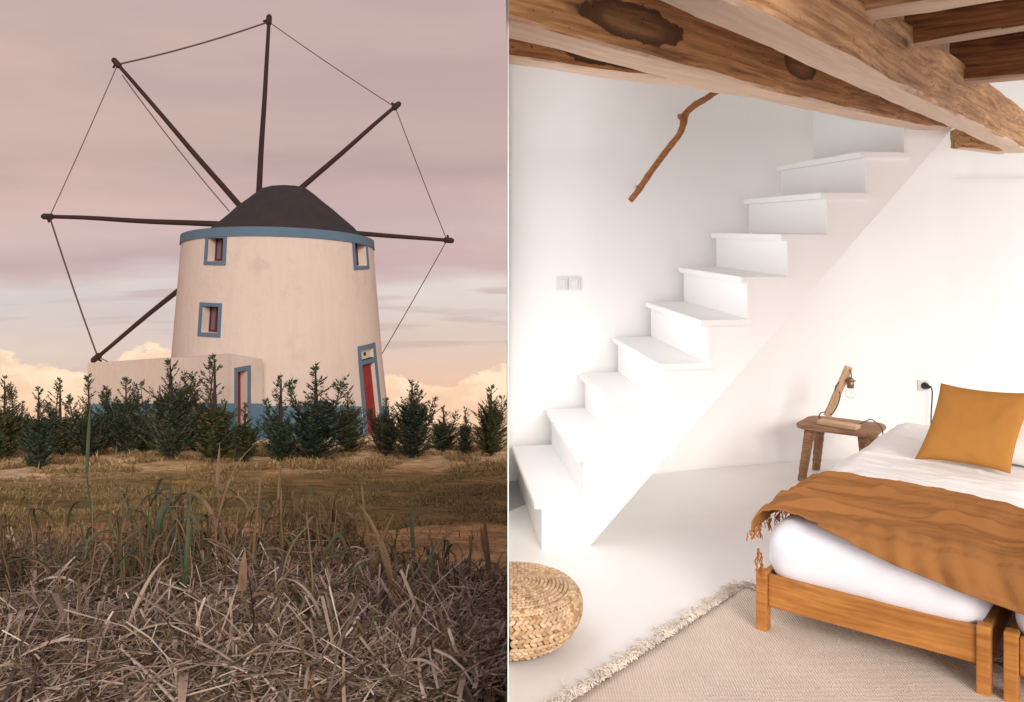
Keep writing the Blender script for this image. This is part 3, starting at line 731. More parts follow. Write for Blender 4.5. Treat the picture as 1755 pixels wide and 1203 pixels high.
# ------------------------------------------------------------------ the room
fl, t, b = newmat('white_floor_paint', (.80, .785, .765), .38, .4); co = obj_co(t)
t.link(t.mix(t.noise(t.mapping(co, (1, 2.5, 1)), 1.4, 6, .6), (.83, .82, .805), (.76, .74, .715)), b.inputs['Base Color'])
bump(t, b, t.noise(co, 6, 5, .6), .12, .01); M['floor'] = fl
def xdiv(y): return -.0037*y
WALL = [(-.03, 5.16), (.45, 5.22), (.9, 5.34), (1.4, 5.50), (1.8, 5.60), (2.4, 5.70), (3.0, 5.74), (3.6, 5.70), (4.1, 5.6)]
def wy(x):
    if x <= WALL[0][0]: return WALL[0][1]
    for (a, ya), (b_, yb) in zip(WALL, WALL[1:]):
        if x <= b_:
            u = (x-a)/(b_-a); return ya+(yb-ya)*u
    return WALL[-1][1]
def sst(a, b_, x):
    u = min(1, max(0, (x-a)/(b_-a))); return u*u*(3-2*u)
FRONT = .6
g = MB()   # floor slab
fx = [(xdiv(FRONT), FRONT), (4.1, FRONT), (4.1, 5.75), (-.02, 5.75)]
g.poly([(x, y, 0) for x, y in fx]); g.poly([(x, y, -.12) for x, y in fx][::-1])
for k in range(4):
    a, c_ = fx[k], fx[(k+1) % 4]; g.quad((*a, -.12), (*c_, -.12), (*c_, 0), (*a, 0))
tag(g.build('floor', M['floor']), kind='structure')
g = MB()
for k in range(4):
    a, c_ = [(x*.98+.03, y) for x, y in fx][k], [(x*.98+.03, y) for x, y in fx][(k+1) % 4]; g.quad((*a, -2.6), (*c_, -2.6), (*c_, -.12), (*a, -.12))
tag(g.build('foundation', M['white']), kind='structure')
CEIL = 2.62
def wallfn(u, v):
    x = -.0185+4.1185*u; z = -.02+(CEIL+.02)*v
    y = wy(x)+.006*n3(x*1.2, z*1.2, 3)
    # the upper wall leans in over the left half (old loft wall)
    y -= .75*(lambda q: .035*math.log(1+math.exp(min(40, q/.035))))(z-1.975)*(1-sst(.25, 1.3, x))
    # a shallow proud panel at the right
    y -= .012*sst(2.83, 2.99, x)*(1-sst(1.822, 1.834, z))
    return (x, y, z)
def gridnu(fn, us, vs_):
    g = MB()
    for u in us:
        for v in vs_: g.v.append(fn(u, v))
    m_ = len(vs_)
    for i in range(len(us)-1):
        for j in range(m_-1):
            a = i*m_+j; g.f.append((a, a+m_, a+m_+1, a+1))
    return g
zz = sorted(set([k/60 for k in range(61)]+[(1.822+.02)/2.64, (1.828+.02)/2.64, (1.834+.02)/2.64]))
bw = gridnu(wallfn, [k/110 for k in range(111)], zz).build('back_wall', M['white'], smooth=True)
tag(bw, kind='structure'); solid(bw, .09, -1); 
# right wall, ceiling and the thin dividing wall, with unseen window openings for the added lamps
def panel(name, P0, du, W_, z0, z1, th, nrm, holes, mat):
    """vertical wall from P0 along du, with rectangular holes (s0,s1,z0,z1)"""
    g = MB(); ss = sorted(set([0, W_]+[h[k] for h in holes for k in (0, 1)])); zs = sorted(set([z0, z1]+[h[k] for h in holes for k in (2, 3)]))
    du = Vector(du); nrm = Vector(nrm)
    def pt(s, z, k): return Vector(P0)+du*s+Vector((0, 0, z))+nrm*th(s)*k
    def solidc(i, j):
        if i < 0 or j < 0 or i >= len(ss)-1 or j >= len(zs)-1: return False
        sm, zm = (ss[i]+ss[i+1])/2, (zs[j]+zs[j+1])/2
        return not any(h[0] < sm < h[1] and h[2] < zm < h[3] for h in holes)
    for i in range(len(ss)-1):
        for j in range(len(zs)-1):
            if not solidc(i, j): continue
            a, b_, c0, c1 = ss[i], ss[i+1], zs[j], zs[j+1]
            g.quad(pt(a, c0, 0), pt(b_, c0, 0), pt(b_, c1, 0), pt(a, c1, 0)); g.quad(pt(a, c0, 1), pt(a, c1, 1), pt(b_, c1, 1), pt(b_, c0, 1))
            if not solidc(i-1, j): g.quad(pt(a, c0, 0), pt(a, c1, 0), pt(a, c1, 1), pt(a, c0, 1))
            if not solidc(i+1, j): g.quad(pt(b_, c0, 0), pt(b_, c0, 1), pt(b_, c1, 1), pt(b_, c1, 0))
            if not solidc(i, j-1): g.quad(pt(a, c0, 0), pt(a, c0, 1), pt(b_, c0, 1), pt(b_, c0, 0))
            if not solidc(i, j+1): g.quad(pt(a, c1, 0), pt(b_, c1, 0), pt(b_, c1, 1), pt(a, c1, 1))
    return tag(g.build(name, mat), kind='structure')
panel('right_wall', (4.1, 2.0, 0), (0, 1, 0), 3.75, -.12, CEIL, lambda s: .2, (1, 0, 0), [(.5, 3.3, .75, 2.0)], M['white'])
D0 = 2.12
kL, kR = (869.9-CX)/F, (872.0-CX)/F
panel('left_wall', (kL*D0, D0, 0), Vector((kL, 1, 0)), 3.6, -.75, CEIL, lambda s: (kR-kL)*(D0+s), (1, 0, 0), [(.42, 2.82, .55, 1.93)], M['divider'])
g = MB(); g.box((2.05, 3.2, CEIL+.08), (4.16, 5.3, .16)); tag(g.build('ceiling', M['white']), kind='structure')

# stairs
st_root = empty('staircase', (.1, 4.05, 0), 0, 'white painted open sawtooth staircase climbing right along the back wall', 'stairs')
AC = Vector((-.10, 1.0, 0)).normalized(); AL = Vector((1, .19, 0)).normalized(); NS = 9; WST = 1.06
def Pn(i): return Vector((-.003+.1965*i+.108+.001*i*i, 4.05+.04*i, .225+.207*i))
for i in range(NS):
    p = Pn(i); nx_ = Pn(i+1); run = (nx_-p); run.z = 0
    al = run.normalized(); a = p; Lr = run.length+.062
    def P3(s, w_, z): return a+al*s+AC*w_+Vector((0, 0, z))
    g = MB(); b = bmesh.new(); th = .030
    co_ = [P3(s, w_, z) for z in (-th, 0) for s, w_ in ((0, 0), (Lr, 0), (Lr, WST), (0, WST))]
    vv = [b.verts.new(c) for c in co_]
    for f in ((0, 3, 2, 1), (4, 5, 6, 7), (0, 1, 5, 4), (1, 2, 6, 5), (2, 3, 7, 6), (3, 0, 4, 7)): b.faces.new([vv[k] for k in f])
    bmesh.ops.bevel(b, geom=b.edges[:], offset=.004, segments=2, affect='EDGES'); g.bm(b)
    g.build('tread', M['stairw'], st_root)
    g = MB(); zb = -.207 if i else -.225
    s_ = .036; tw = .02
    q0, q1 = P3(s_, .012, 0), P3(s_, WST, 0)
    lo = zb+.0005; hi = -th-.0005
    V = [q0+Vector((0, 0, lo)), q1+Vector((0, 0, lo)), q1+Vector((0, 0, hi)), q0+Vector((0, 0, hi))]; V2 = [v+al*tw for v in V]
    g.quad(V[0], V[3], V[2], V[1]); g.quad(*V2)
    for k in range(4): g.quad(V[k], V[(k+1) % 4], V2[(k+1) % 4], V2[k])
    g.build('riser', M['stairw'], st_root)
# last riser up to the loft and side stringer
p = Pn(NS); g = MB()
q0, q1 = p+AL*.03+AC*.01, p+AL*.03+AC*WST
g.quad(q0+Vector((0, 0, -.207)), q0+Vector((0, 0, .3)), q1+Vector((0, 0, .3)), q1+Vector((0, 0, -.207))); rr_ = g.build('riser', M['stairw'], st_root); solid(rr_, .02, -1)
g = MB(); up = []; lowl = []
for i in range(NS):
    p = Pn(i); al = (Pn(i+1)-p); al.z = 0; al.normalize(); q = p+al*.046+AC*.02; n_ = Pn(i+1)+al*.046+AC*.02
    up += [Vector((q.x, q.y, p.z-.0303)), Vector((n_.x, n_.y, p.z-.0303))]
lastp = up[-1].copy(); up += [Vector((lastp.x, lastp.y, lastp.z+.5)), Vector((lastp.x+.30, lastp.y+.06, lastp.z+.5))]
p0 = up[0]
def sline(q):  # underside line of the stringer in the panel's plane, from photo (1010,922)-(1620,240)
    return None
B0 = px(1010, 928, 4.13); B1 = px(1620, 240, 4.44)
poly = [Vector((p0.x, p0.y, 0))]+up+[Vector((B1.x, B1.y, up[-1].z)), B1, Vector((B0.x, B0.y, 0))]
# triangulated as vertical strips between the saw line and the underside
def lowz(x): return max(0.0, B0.z+(B1.z-B0.z)*(x-B0.x)/(B1.x-B0.x))
B0.z = 0.0
def yline(x):
    for a_, b_ in zip(up, up[1:]):
        if a_.x <= x <= b_.x and b_.x > a_.x: return a_.y+(b_.y-a_.y)*(x-a_.x)/(b_.x-a_.x)
    return up[-1].y+(x-up[-1].x)*.2
def topz(x, side):
    best = None
    for a_, b_ in zip(up, up[1:]):
        if b_.x-a_.x > 1e-4 and a_.x-1e-6 <= x <= b_.x+1e-6:
            z = a_.z; 
            if best is None or (side > 0 and z > best) or (side < 0 and z < best): best = z
    return best if best is not None else up[-1].z
xs_ = sorted(set([u.x for u in up]+[B0.x, B1.x]))
g = MB()
for xa, xb in zip(xs_, xs_[1:]):
    if xb-xa < 1e-4: continue
    za, zb_ = lowz(xa), lowz(xb)
    ta = tb = topz((xa+xb)/2, 1)
    if xb > up[-1].x+1e-4:
        ta = tb = up[-1].z
    ya, yb = yline(xa), yline(xb)
    for off in (0, .03):
        g.quad((xa, ya+off, za), (xb, yb+off, zb_), (xb, yb+off, tb), (xa, ya+off, ta))
    g.quad((xa, ya, za), (xb, yb, zb_), (xb, yb+.95, zb_), (xa, ya+.95, za))
g.quad((p0.x, p0.y, 0), (p0.x, p0.y+.03, 0), (p0.x, p0.y+.03, p0.z), (p0.x, p0.y, p0.z))
g.build('stringer_panel', M['stairw'], st_root)

# small things on the walls and floor
sw = empty('light_switch', (0, 0, 0)); 
for k, (cx_, lab) in enumerate(((964, 'left one of the two white light switches by the stairs'), (986, 'right one of the two white light switches by the stairs'))):
    q = px(cx_, 487, 5.14)
    if k == 0: o = sw; o.location = q; FR[o] = Matrix.Translation(q).inverted()
    else: o = empty('light_switch', q)
    tag(o, lab, 'light switch', 'light switches on the back wall')
    dy = wy(q.x)-q.y
    g = MB(); g.box((0, dy-.006, 0), (.068, .014, .078), None, .004); g.build('plate', M['switch'], o, world=False)
    g = MB(); g.box((0, dy-.016, 0), (.042, .010, .052), Matrix.Rotation(.02, 4, 'X'), .003); g.build('rocker', M['switch'], o, world=False)
g = MB(); q = [at_z(873.5, 822, .006), at_z(897, 820, .006), at_z(905, 860, .006), at_z(873.5, 874, .006)]  # thin grey quad lying flat on the floor
g.poly(q); mt = g.build('floor_patch', M['grey']); solid(mt, .005, 1); tag(mt, 'small flat grey patch on the floor beside the foot of the stairs', 'mat')
# driftwood handrail
M['drift'] = wood('driftwood', (.42, .17, .06), (.19, .065, .02), 3, .55, 0, .5)
hp = [(1080, 344, 5.10), (1095, 325, 5.08), (1113, 298, 5.06), (1135, 268, 5.04), (1152, 246, 5.02), (1165, 229, 5.0), (1171, 212, 4.99), (1173, 200, 4.98), (1180, 189, 4.97), (1194, 178, 4.96), (1210, 169, 4.95), (1226, 158, 4.94), (1246, 147, 4.92), (1262, 136, 4.92)]
pts = [px(*q) for q in hp]
hr = empty('driftwood_branch', tuple(pts[0]), 0, 'crooked brown driftwood branch fixed to the wall above the stairs as a handrail', 'branch')
g = MB(); fine = []
for k in range(len(pts)-1):
    for j in range(4):
        u = j/4; p_ = [pts[max(0, k-1)], pts[k], pts[k+1], pts[min(len(pts)-1, k+2)]]
        q = .5*((2*p_[1])+(-p_[0]+p_[2])*u+(2*p_[0]-5*p_[1]+4*p_[2]-p_[3])*u*u+(-p_[0]+3*p_[1]-3*p_[2]+p_[3])*u**3); fine.append(q)
fine.append(pts[-1]); rad_ = [.017+.006*abs(n3(k*.35, 2))+.005*math.exp(-((k-27)/3.5)**2) for k in range(len(fine))]
g.tube(fine, rad_, 10); g.build('branch', M['drift'], hr, smooth=True)
g = MB(); kn = px(1166, 200, 4.95); g.tube([px(1172, 204, 4.98), kn, kn+Vector((-.012, -.01, .006))], [.018, .017, .009], 8); g.build('knot', M['drift'], hr, smooth=True)
for q in (px(1100, 317, 5.07), px(1190, 182, 4.96)):
    g = MB(); g.tube([q, Vector((q.x, wy(q.x)+.0-.75*max(0, q.z-1.965)*(1-sst(.35, 1.15, q.x)), q.z))], .006, 6); g.build('bracket', M['metal'], hr)

# timber beams
def timber(name, p0, p1, w, h, mat, label=None, cat='beam', group=None, bend=0, seed=1, rough=.012, taper=1.0, roll=0, bendy=0, endcut=0, clip=False):
    """p0,p1: centre of the bottom face at both ends"""
    p0 = Vector(p0); p1 = Vector(p1); d = p1-p0; Lb = d.length; rz = math.atan2(d.y, d.x)
    o_ = bpy.data.objects
    g = MB(); n = max(8, int(Lb/.07)); ch = min(w, h)*.06
    sec = [(-w/2+ch, 0), (-w/6, 0), (w/6, 0), (w/2-ch, 0), (w/2, ch), (w/2, h/3), (w/2, 2*h/3), (w/2, h-ch), (w/2-ch, h), (0, h), (-w/2+ch, h), (-w/2, h-ch), (-w/2, 2*h/3), (-w/2, h/3), (-w/2, ch)]
    base = 0; m_ = len(sec)
    for i in range(n+1):
        u = i/n; k = 1+(taper-1)*u
        for j, (y, z) in enumerate(sec):
            a = rough*(n3(i*.22, j*.9, seed*7.1)*1.1+n3(i*.7, j*2.1, seed*3.3)*.5)
            b_ = rough*(n3(i*.22, j*.9, seed*9.7+40)*1.1+n3(i*.7, j*1.9, seed*5.3)*.5)
            g.v.append((Lb*u+(endcut*(y/w) if i == n else 0), y*k+a+bendy*4*u*(1-u), z*k+b_*.8+bend*4*u*(1-u)+(p1.z-p0.z)*u))
    for i in range(n):
        for j in range(m_):
            a = i*m_+j; b_ = i*m_+(j+1) % m_; g.f.append((a, a+m_, b_+m_, b_))
    g.f.append(tuple(range(m_))); g.f.append(tuple(n*m_+k for k in range(m_))[::-1])
    if clip:
        b = bmesh.new(); bm_ = MB.__new__(MB); 
        vv = [b.verts.new(v) for v in g.v]
        for f in g.f: b.faces.new([vv[k] for k in f])
        Mi = Matrix.Rotation(-rz, 4, 'Z'); yy_ = p0.y+.2
        pw = Vector((xdiv(yy_)+.0006, yy_, p0.z)); nw = Vector((1, .0037, 0))
        bmesh.ops.bisect_plane(b, geom=b.verts[:]+b.edges[:]+b.faces[:], plane_co=Mi @ (pw-p0), plane_no=(Mi @ nw).normalized(), clear_inner=True)
        bmesh.ops.holes_fill(b, edges=[e_ for e_ in b.edges if e_.is_boundary])
        g = MB(); g.bm(b)
    o = g.build(name, mat); o.location = p0; o.rotation_euler = (roll, 0, rz)
    o.data.shade_smooth(); o.data.set_sharp_from_angle(angle=math.radians(32))
    return tag(o, label, cat, group)
WD = dict(light=(.42, .215, .095), dark=(.20, .085, .032))
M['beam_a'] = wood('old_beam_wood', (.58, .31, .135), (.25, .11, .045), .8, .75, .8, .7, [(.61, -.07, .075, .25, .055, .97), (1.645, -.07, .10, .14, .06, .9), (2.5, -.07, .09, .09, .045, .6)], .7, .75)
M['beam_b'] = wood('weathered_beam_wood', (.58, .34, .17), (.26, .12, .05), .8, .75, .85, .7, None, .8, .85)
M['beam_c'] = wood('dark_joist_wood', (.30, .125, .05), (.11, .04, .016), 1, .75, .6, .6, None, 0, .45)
a0 = Vector((-.12, 2.065, 2.0)); a1 = Vector((2.165, 4.50, 2.0))
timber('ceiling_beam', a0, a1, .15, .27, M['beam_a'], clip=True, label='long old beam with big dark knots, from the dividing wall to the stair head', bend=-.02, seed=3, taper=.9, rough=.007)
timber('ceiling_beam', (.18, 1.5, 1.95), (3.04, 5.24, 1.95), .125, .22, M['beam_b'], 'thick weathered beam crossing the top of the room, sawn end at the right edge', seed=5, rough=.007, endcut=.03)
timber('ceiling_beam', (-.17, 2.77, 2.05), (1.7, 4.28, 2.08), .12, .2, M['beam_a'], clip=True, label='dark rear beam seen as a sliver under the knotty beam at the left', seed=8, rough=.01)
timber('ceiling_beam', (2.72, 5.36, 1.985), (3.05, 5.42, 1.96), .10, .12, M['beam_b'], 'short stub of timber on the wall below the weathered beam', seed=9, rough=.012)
U = Vector((.79, -.61, 0)).normalized()
def joist(p, L_, z, w, h, bend, seed, label, mat, bd2=0):
    s = Vector((p.x, p.y, z))
    return timber('joist', s, s+U*L_, w, h, mat, label, 'joist', 'short joists meeting the weathered beam', bend=bend, seed=seed, rough=.008, bendy=bd2)
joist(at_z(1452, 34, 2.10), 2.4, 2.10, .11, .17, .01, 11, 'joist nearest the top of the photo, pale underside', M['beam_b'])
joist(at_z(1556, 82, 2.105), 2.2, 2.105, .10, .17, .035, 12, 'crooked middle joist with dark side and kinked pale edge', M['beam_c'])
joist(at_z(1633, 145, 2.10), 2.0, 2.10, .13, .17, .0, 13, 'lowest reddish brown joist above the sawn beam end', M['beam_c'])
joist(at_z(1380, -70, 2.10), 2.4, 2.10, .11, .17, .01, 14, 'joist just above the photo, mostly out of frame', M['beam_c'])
bd_root = empty('loft_boards', (2.2, 3.4, 2.285), 0, 'dark brown loft floor boards lying on the joists', 'boards')
NB = Vector((.61, .79, 0)).normalized()
for k in range(12):
    g = MB(); c_ = Vector((.35, 1.9, 2.30))+NB*(.21+.215*k)*1.62+U*1.0
    Lb = 2.0
    Mx = Matrix.Translation(c_) @ Matrix.Rotation(math.atan2(NB.y, NB.x), 4, 'Z')
    # boards run across the joists: split the strip in boards side by side
    pass
for k in range(11):
    s_off = .12+.19*k
    a_ = Vector((.10, 1.62, 2.295))+U*(s_off+.02)
    if k >= 0:
        Lb = 3.9 if k > 1 else 3.9
        g = MB(); Mx = Matrix.Translation(a_+NB*Lb/2) @ Matrix.Rotation(math.atan2(NB.y, NB.x), 4, 'Z')
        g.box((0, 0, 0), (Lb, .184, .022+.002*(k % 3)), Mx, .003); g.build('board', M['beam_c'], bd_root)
for k in range(3):
    a_ = Vector((.02, 2.05, 2.30))-U*(.02+.19*k)+NB*(.15*k)
    g = MB(); Mx = Matrix.Translation(a_+NB*1.6) @ Matrix.Rotation(math.atan2(NB.y, NB.x), 4, 'Z')

# pouf against the dividing wall
M['jute'] = island('braided_jute', [(.50, .34, .20), (.62, .45, .29), (.40, .24, .12), (.68, .53, .37), (.33, .19, .09)], .8, sc=8)
M['jute_dark'] = newmat('jute_gap', (.13, .065, .03), .9)[0]
pc = Vector((.0, 3.18, 0)); pr, phh = .252, .222
pf = empty('pouf', (pc.x+.02, pc.y, 0), 0, 'round braided straw pouf on the white floor at the left, cut by the photo edge', 'pouf')
def pprof(s):  # s 0..1 from top centre over the shoulder to the floor
    if s < .5:
        u = s/.5; return pr*.84*u, phh-.022*u**2.5
    a = (s-.5)/.5
    if a < .42:
        q_ = a/.42*PI/2; return pr*(.84+.16*math.sin(q_)), (phh-.022)-.062*(1-math.cos(q_))
    q_ = (a-.42)/.58; return pr*(1-.36*q_**2.2), (phh-.084)*(1-q_)+.004
g = MB()
g.lathe([(max(.0, pprof(k/40)[0]-.008), max(.004, pprof(k/40)[1]-.008)) for k in range(41)]+[(0, .004)], (pc.x, pc.y, 0), 40, -PI/2, PI/2)
n0 = len(g.v)
for i, v in enumerate(g.v):
    g.v[i] = (max(v[0], xdiv(v[1])+.002), v[1], v[2])
g.poly([(xdiv(pc.y-s_*pprof(k/20)[0])+.002, pc.y-s_*pprof(k/20)[0], pprof(k/20)[1]-.008) for s_ in (1,) for k in range(21)]+[(xdiv(pc.y)+.002, pc.y, .004)])
g.build('body', M['jute_dark'], pf, smooth=False)
r = random.Random(3); g = MB()
def nub(g, p, tdir, nrm_, L_, w_, tilt):
    s = tdir.cross(nrm_).normalized(); d = (tdir*math.cos(tilt)+s*math.sin(tilt)).normalized(); s2 = d.cross(nrm_).normalized()
    base = len(g.v); K = [(-1, .0, .3), (-.55, .8, .85), (.1, 1, 1.0), (.65, .75, .8), (1, 0, .3)]
    for (u, ww, hh) in K:
        q = p+d*L_*u
        for a in (0, 60, 120, 180):
            a_ = math.radians(a); g.v.append(tuple(q+s2*math.cos(a_)*w_*max(.12, ww)+nrm_*(math.sin(a_)*w_*1.05*hh-.0015)))
    for i in range(4):
        for j in range(3):
            a = base+i*4+j; g.f.append((a, a+1, a+5, a+4))
ringS = []; s = .02
while s < .985:
    rr0, z0 = pprof(s); ringS.append(s); s += .034 if s < .6 else .036
for ri, s in enumerate(ringS):
    rr0, z0 = pprof(s); r2, z2 = pprof(min(1, s+.01)); tg = Vector((r2-rr0, z2-z0)).normalized(); nn = Vector((-tg.y, tg.x)) if True else 0
    side = s > .6
    Ln = .0155 if side else .0105; cntn = max(5, int(2*PI*rr0/(Ln*1.45)))
    for k in range(cntn):
        a = 2*PI*(k+.5*(ri % 2)+r.uniform(-.08, .08))/cntn
        n3d = Vector((math.cos(a)*nn.x, math.sin(a)*nn.x, nn.y)); n3d = n3d if n3d.dot(Vector((math.cos(a)*.3, math.sin(a)*.3, 1 if s < .6 else .0))) > 0 else -n3d
        p = Vector((pc.x+rr0*math.cos(a), pc.y+rr0*math.sin(a), max(.006, z0)))
        if p.x < xdiv(p.y)-.006: continue
        nub(g, p, Vector((-math.sin(a), math.cos(a), 0)), n3d, Ln, .0062 if not side else .0082, .55 if ri % 2 else -.5)
br = g.build('braid', M['jute'], pf, smooth=True); br['kind'] = 'stuff'
for v in br.data.vertices:
    lim = xdiv(v.co.y+pc.y)+.001-(pc.x+.02); v.co.x = max(v.co.x, lim)

# rug
m, t, b = newmat('woven_rug', (.62, .51, .43), .95, .1); co = obj_co(t)
wv1 = t.add('ShaderNodeTexWave', wave_type='BANDS', bands_direction='X'); wv1.inputs['Scale'].default_value = 34; wv1.inputs['Distortion'].default_value = 1.2; wv1.inputs['Detail Scale'].default_value = 6; t.link(co, wv1.inputs['Vector'])
wv2 = t.add('ShaderNodeTexWave', wave_type='BANDS', bands_direction='Y'); wv2.inputs['Scale'].default_value = 40; wv2.inputs['Distortion'].default_value = 1.5; t.link(co, wv2.inputs['Vector'])
h_ = t.math('ADD', wv1.outputs['Fac'], t.math('MULTIPLY', wv2.outputs['Fac'], .7))
c = t.mix(t.math('MULTIPLY', h_, .6), (.66, .54, .44), (.90, .78, .67)); c = t.mix(.5, c, t.ramp(t.noise(co, 5, 5), [(.3, (.85, .84, .83)), (.7, (1.1, 1.1, 1.1))]), 'MULTIPLY')
t.link(c, b.inputs['Base Color']); bump(t, b, h_, .7, .006); M['rug'] = m
M['fringe'] = island('rug_fringe', [(.74, .66, .58), (.62, .53, .45), (.80, .73, .66)], .9, sc=10)
rc = Vector((.965, 3.63, 0)); rl = (at_z(985, 1203, 0)-rc); rl.z = 0; rlen = rl.length; rlu = rl.normalized(); ru = Vector((-rlu.y, rlu.x, 0))
if ru.x < 0: ru = -ru
rz_ = math.atan2(-rlu.y, -rlu.x)-PI/2
rg = empty('rug', tuple(rc), 0, 'beige woven rug with fringed edge under the foot of the beds', 'rug')
g = MB()
def rugp(u, v): p = rc+rlu*(u*2.0)+ru*(v*2.6); return (p.x+.004*n3(u*30, 1), p.y+.004*n3(v*20, 7), .010+.0016*n3(u*14, v*14))
g.grid(rugp, 60, 60)
for (aa, bb) in ((0, 0),): pass
wvn = g.build('weave', M['rug'], rg, smooth=True); solid(wvn, .008, -1 if wvn.data.polygons[0].normal.z > 0 else 1)
r = random.Random(9); g = MB()
def tassel(g, p, d, n, L_):
    p = Vector(p)
    for k in range(n):
        q = p+Vector((r.uniform(-.008, .008), r.uniform(-.008, .008), 0)); pts = [q]; dd = Vector(d)+Vector((r.uniform(-.6, .6), r.uniform(-.6, .6), 0)); dd.normalize()
        for j in range(4):
            dd = (dd+Vector((r.uniform(-.55, .55), r.uniform(-.55, .55), 0))).normalized(); q = q+dd*L_*r.uniform(.6, 1.2)/4; pts.append(Vector((q.x, q.y, .007+r.uniform(0, .016))))
        g.tube(pts, [.0022, .0026, .0024, .002, .001], 4, False)
k = 0.0
while k < 2.0:
    p = rc+rlu*k; tassel(g, (p.x, p.y, .012), -ru, 5, r.uniform(.03, .085)); k += .014
k = 0.0
while k < 2.2:
    p = rc+ru*k; tassel(g, (p.x, p.y, .012), -rlu, 5, r.uniform(.04, .08)); k += .015
fo = g.build('fringe', M['fringe'], rg); fo['kind'] = 'stuff'

# ------------------------------------------------------------------ beds
V = Vector((.61, .79, 0)).normalized(); U = Vector((V.y, -V.x, 0)); OB = Vector((.905, 3.25, 0)); RZB = math.atan2(U.y, U.x)
def bp(u, v, z): return OB+U*u+V*v+Vector((0, 0, z))
BM = Matrix.Translation(OB) @ Matrix.Rotation(RZB, 4, 'Z')
M['bedwood'] = wood('golden_bed_wood', (.52, .235, .062), (.36, .14, .032), 1.1, .45, .35, .15)
def fabric(name, c1, c2, sc=240, bs=.25, rough=.9, sheen=.2):
    m, t, b = newmat(name, c1, rough, .15); co = obj_co(t)
    t.link(t.mix(t.noise(co, 5, 5, .6), tuple(c1), tuple(c2)), b.inputs['Base Color'])
    b.inputs['Sheen Weight'].default_value = 0; b.inputs['Specular IOR Level'].default_value = .05
    bump(t, b, t.math('ADD', t.noise(co, sc, 2, .5), t.math('MULTIPLY', t.noise(co, 16, 5, .6), 1.3)), bs, .004); return m
M['sheet'] = fabric('white_sheet', (.80, .81, .86), (.77, .78, .84))
M['duvet'] = fabric('white_duvet', (.86, .85, .84), (.83, .82, .81))
M['mustard'] = fabric('mustard_linen', (.47, .225, .06), (.41, .185, .045), 320, .4)
M['throw'] = fabric('ochre_throw', (.37, .17, .06), (.30, .128, .042), 260, .5)
M['thread'] = newmat('ochre_fringe', (.36, .13, .025), .9)[0]
BW = .775; BL = 2.0
def softbox(w, l, h, rr_, n=14, wr=.0, seed=0, puff=0):
    """box with rounded edges and a little wrinkling, origin at its bottom corner"""
    b = bmesh.new(); bmesh.ops.create_cube(b, size=1); bmesh.ops.subdivide_edges(b, edges=b.edges[:], cuts=n, use_grid_fill=True)
    for v in b.verts:
        p = Vector((v.co.x*w, v.co.y*l, v.co.z*h)); r_ = min(rr_, w*.49, l*.49, h*.49)
        q = Vector((max(-w/2+r_, min(w/2-r_, p.x)), max(-l/2+r_, min(l/2-r_, p.y)), max(-h/2+r_, min(h/2-r_, p.z))))
        d = p-q
        if d.length > 1e-6: p = q+d.normalized()*r_
        k = 1+puff*(1-(2*p.x/w)**2)*(1-(2*p.y/l)**2); p.z *= k
        nn = (d.normalized() if d.length > 1e-6 else Vector((0, 0, 0)))
        s = wr*(n3(p.x*5+seed, p.y*5, p.z*9)+.6*n3(p.x*14, p.y*9+seed, p.z*3)); p += nn*s+Vector((0, 0, s*.5 if p.z > 0 else 0))
        v.co = p+Vector((w/2, l/2, h/2))
    return b
def bed(u0, label):
    root = empty('low_bed', tuple(bp(u0, 0, 0)), RZB, label, 'bed', 'pair of low wooden beds pushed together')
    L_ = .042
    for (x, y) in ((L_/2, L_/2), (BW-L_/2, L_/2), (L_/2, BL-L_/2), (BW-L_/2, BL-L_/2)):
        g = MB(); g.box((x, y, .1175), (L_, .045, .225), None, .006); g.build('leg', M['bedwood'], root, world=False, smooth=False)
    for y, nm in ((.024, 'foot_rail'), (BL-.024, 'head_rail')):
        g = MB(); g.box((BW/2, y, .158), (BW-2*L_-.002, .026, .118), None, .005); g.build(nm, M['bedwood'], root, world=False)
    for x in (.02, BW-.02):
        g = MB(); g.box((x, BL/2, .158), (.026, BL-.095, .11), None, .004); g.build('side_rail', M['bedwood'], root, world=False)
    for k in range(12):
        g = MB(); g.box((BW/2, .12+k*.16, .155), (BW-.07, .07, .014), None, .002); g.build('slat', M['bedwood'], root, world=False)
    mt = empty('mattress', tuple(bp(u0, 0, .165)), RZB, ('left' if u0 < .1 else 'right')+' white sheeted mattress in its wooden bed', 'mattress', 'mattresses on the two beds')
    g = MB(); b = softbox(BW-.035, BL-.02, .248, .10, 26, .0045, 3+u0*9)
    b.transform(Matrix.Translation((.0175, .012, 0))); g.bm(b); g.build('cover', M['sheet'], mt, world=False, smooth=True)
    return root
bed(0, 'low golden wooden bed frame, the left and fully visible one of the pair')
bed(BW+.035, 'low golden wooden bed frame cut by the right edge of the photo')
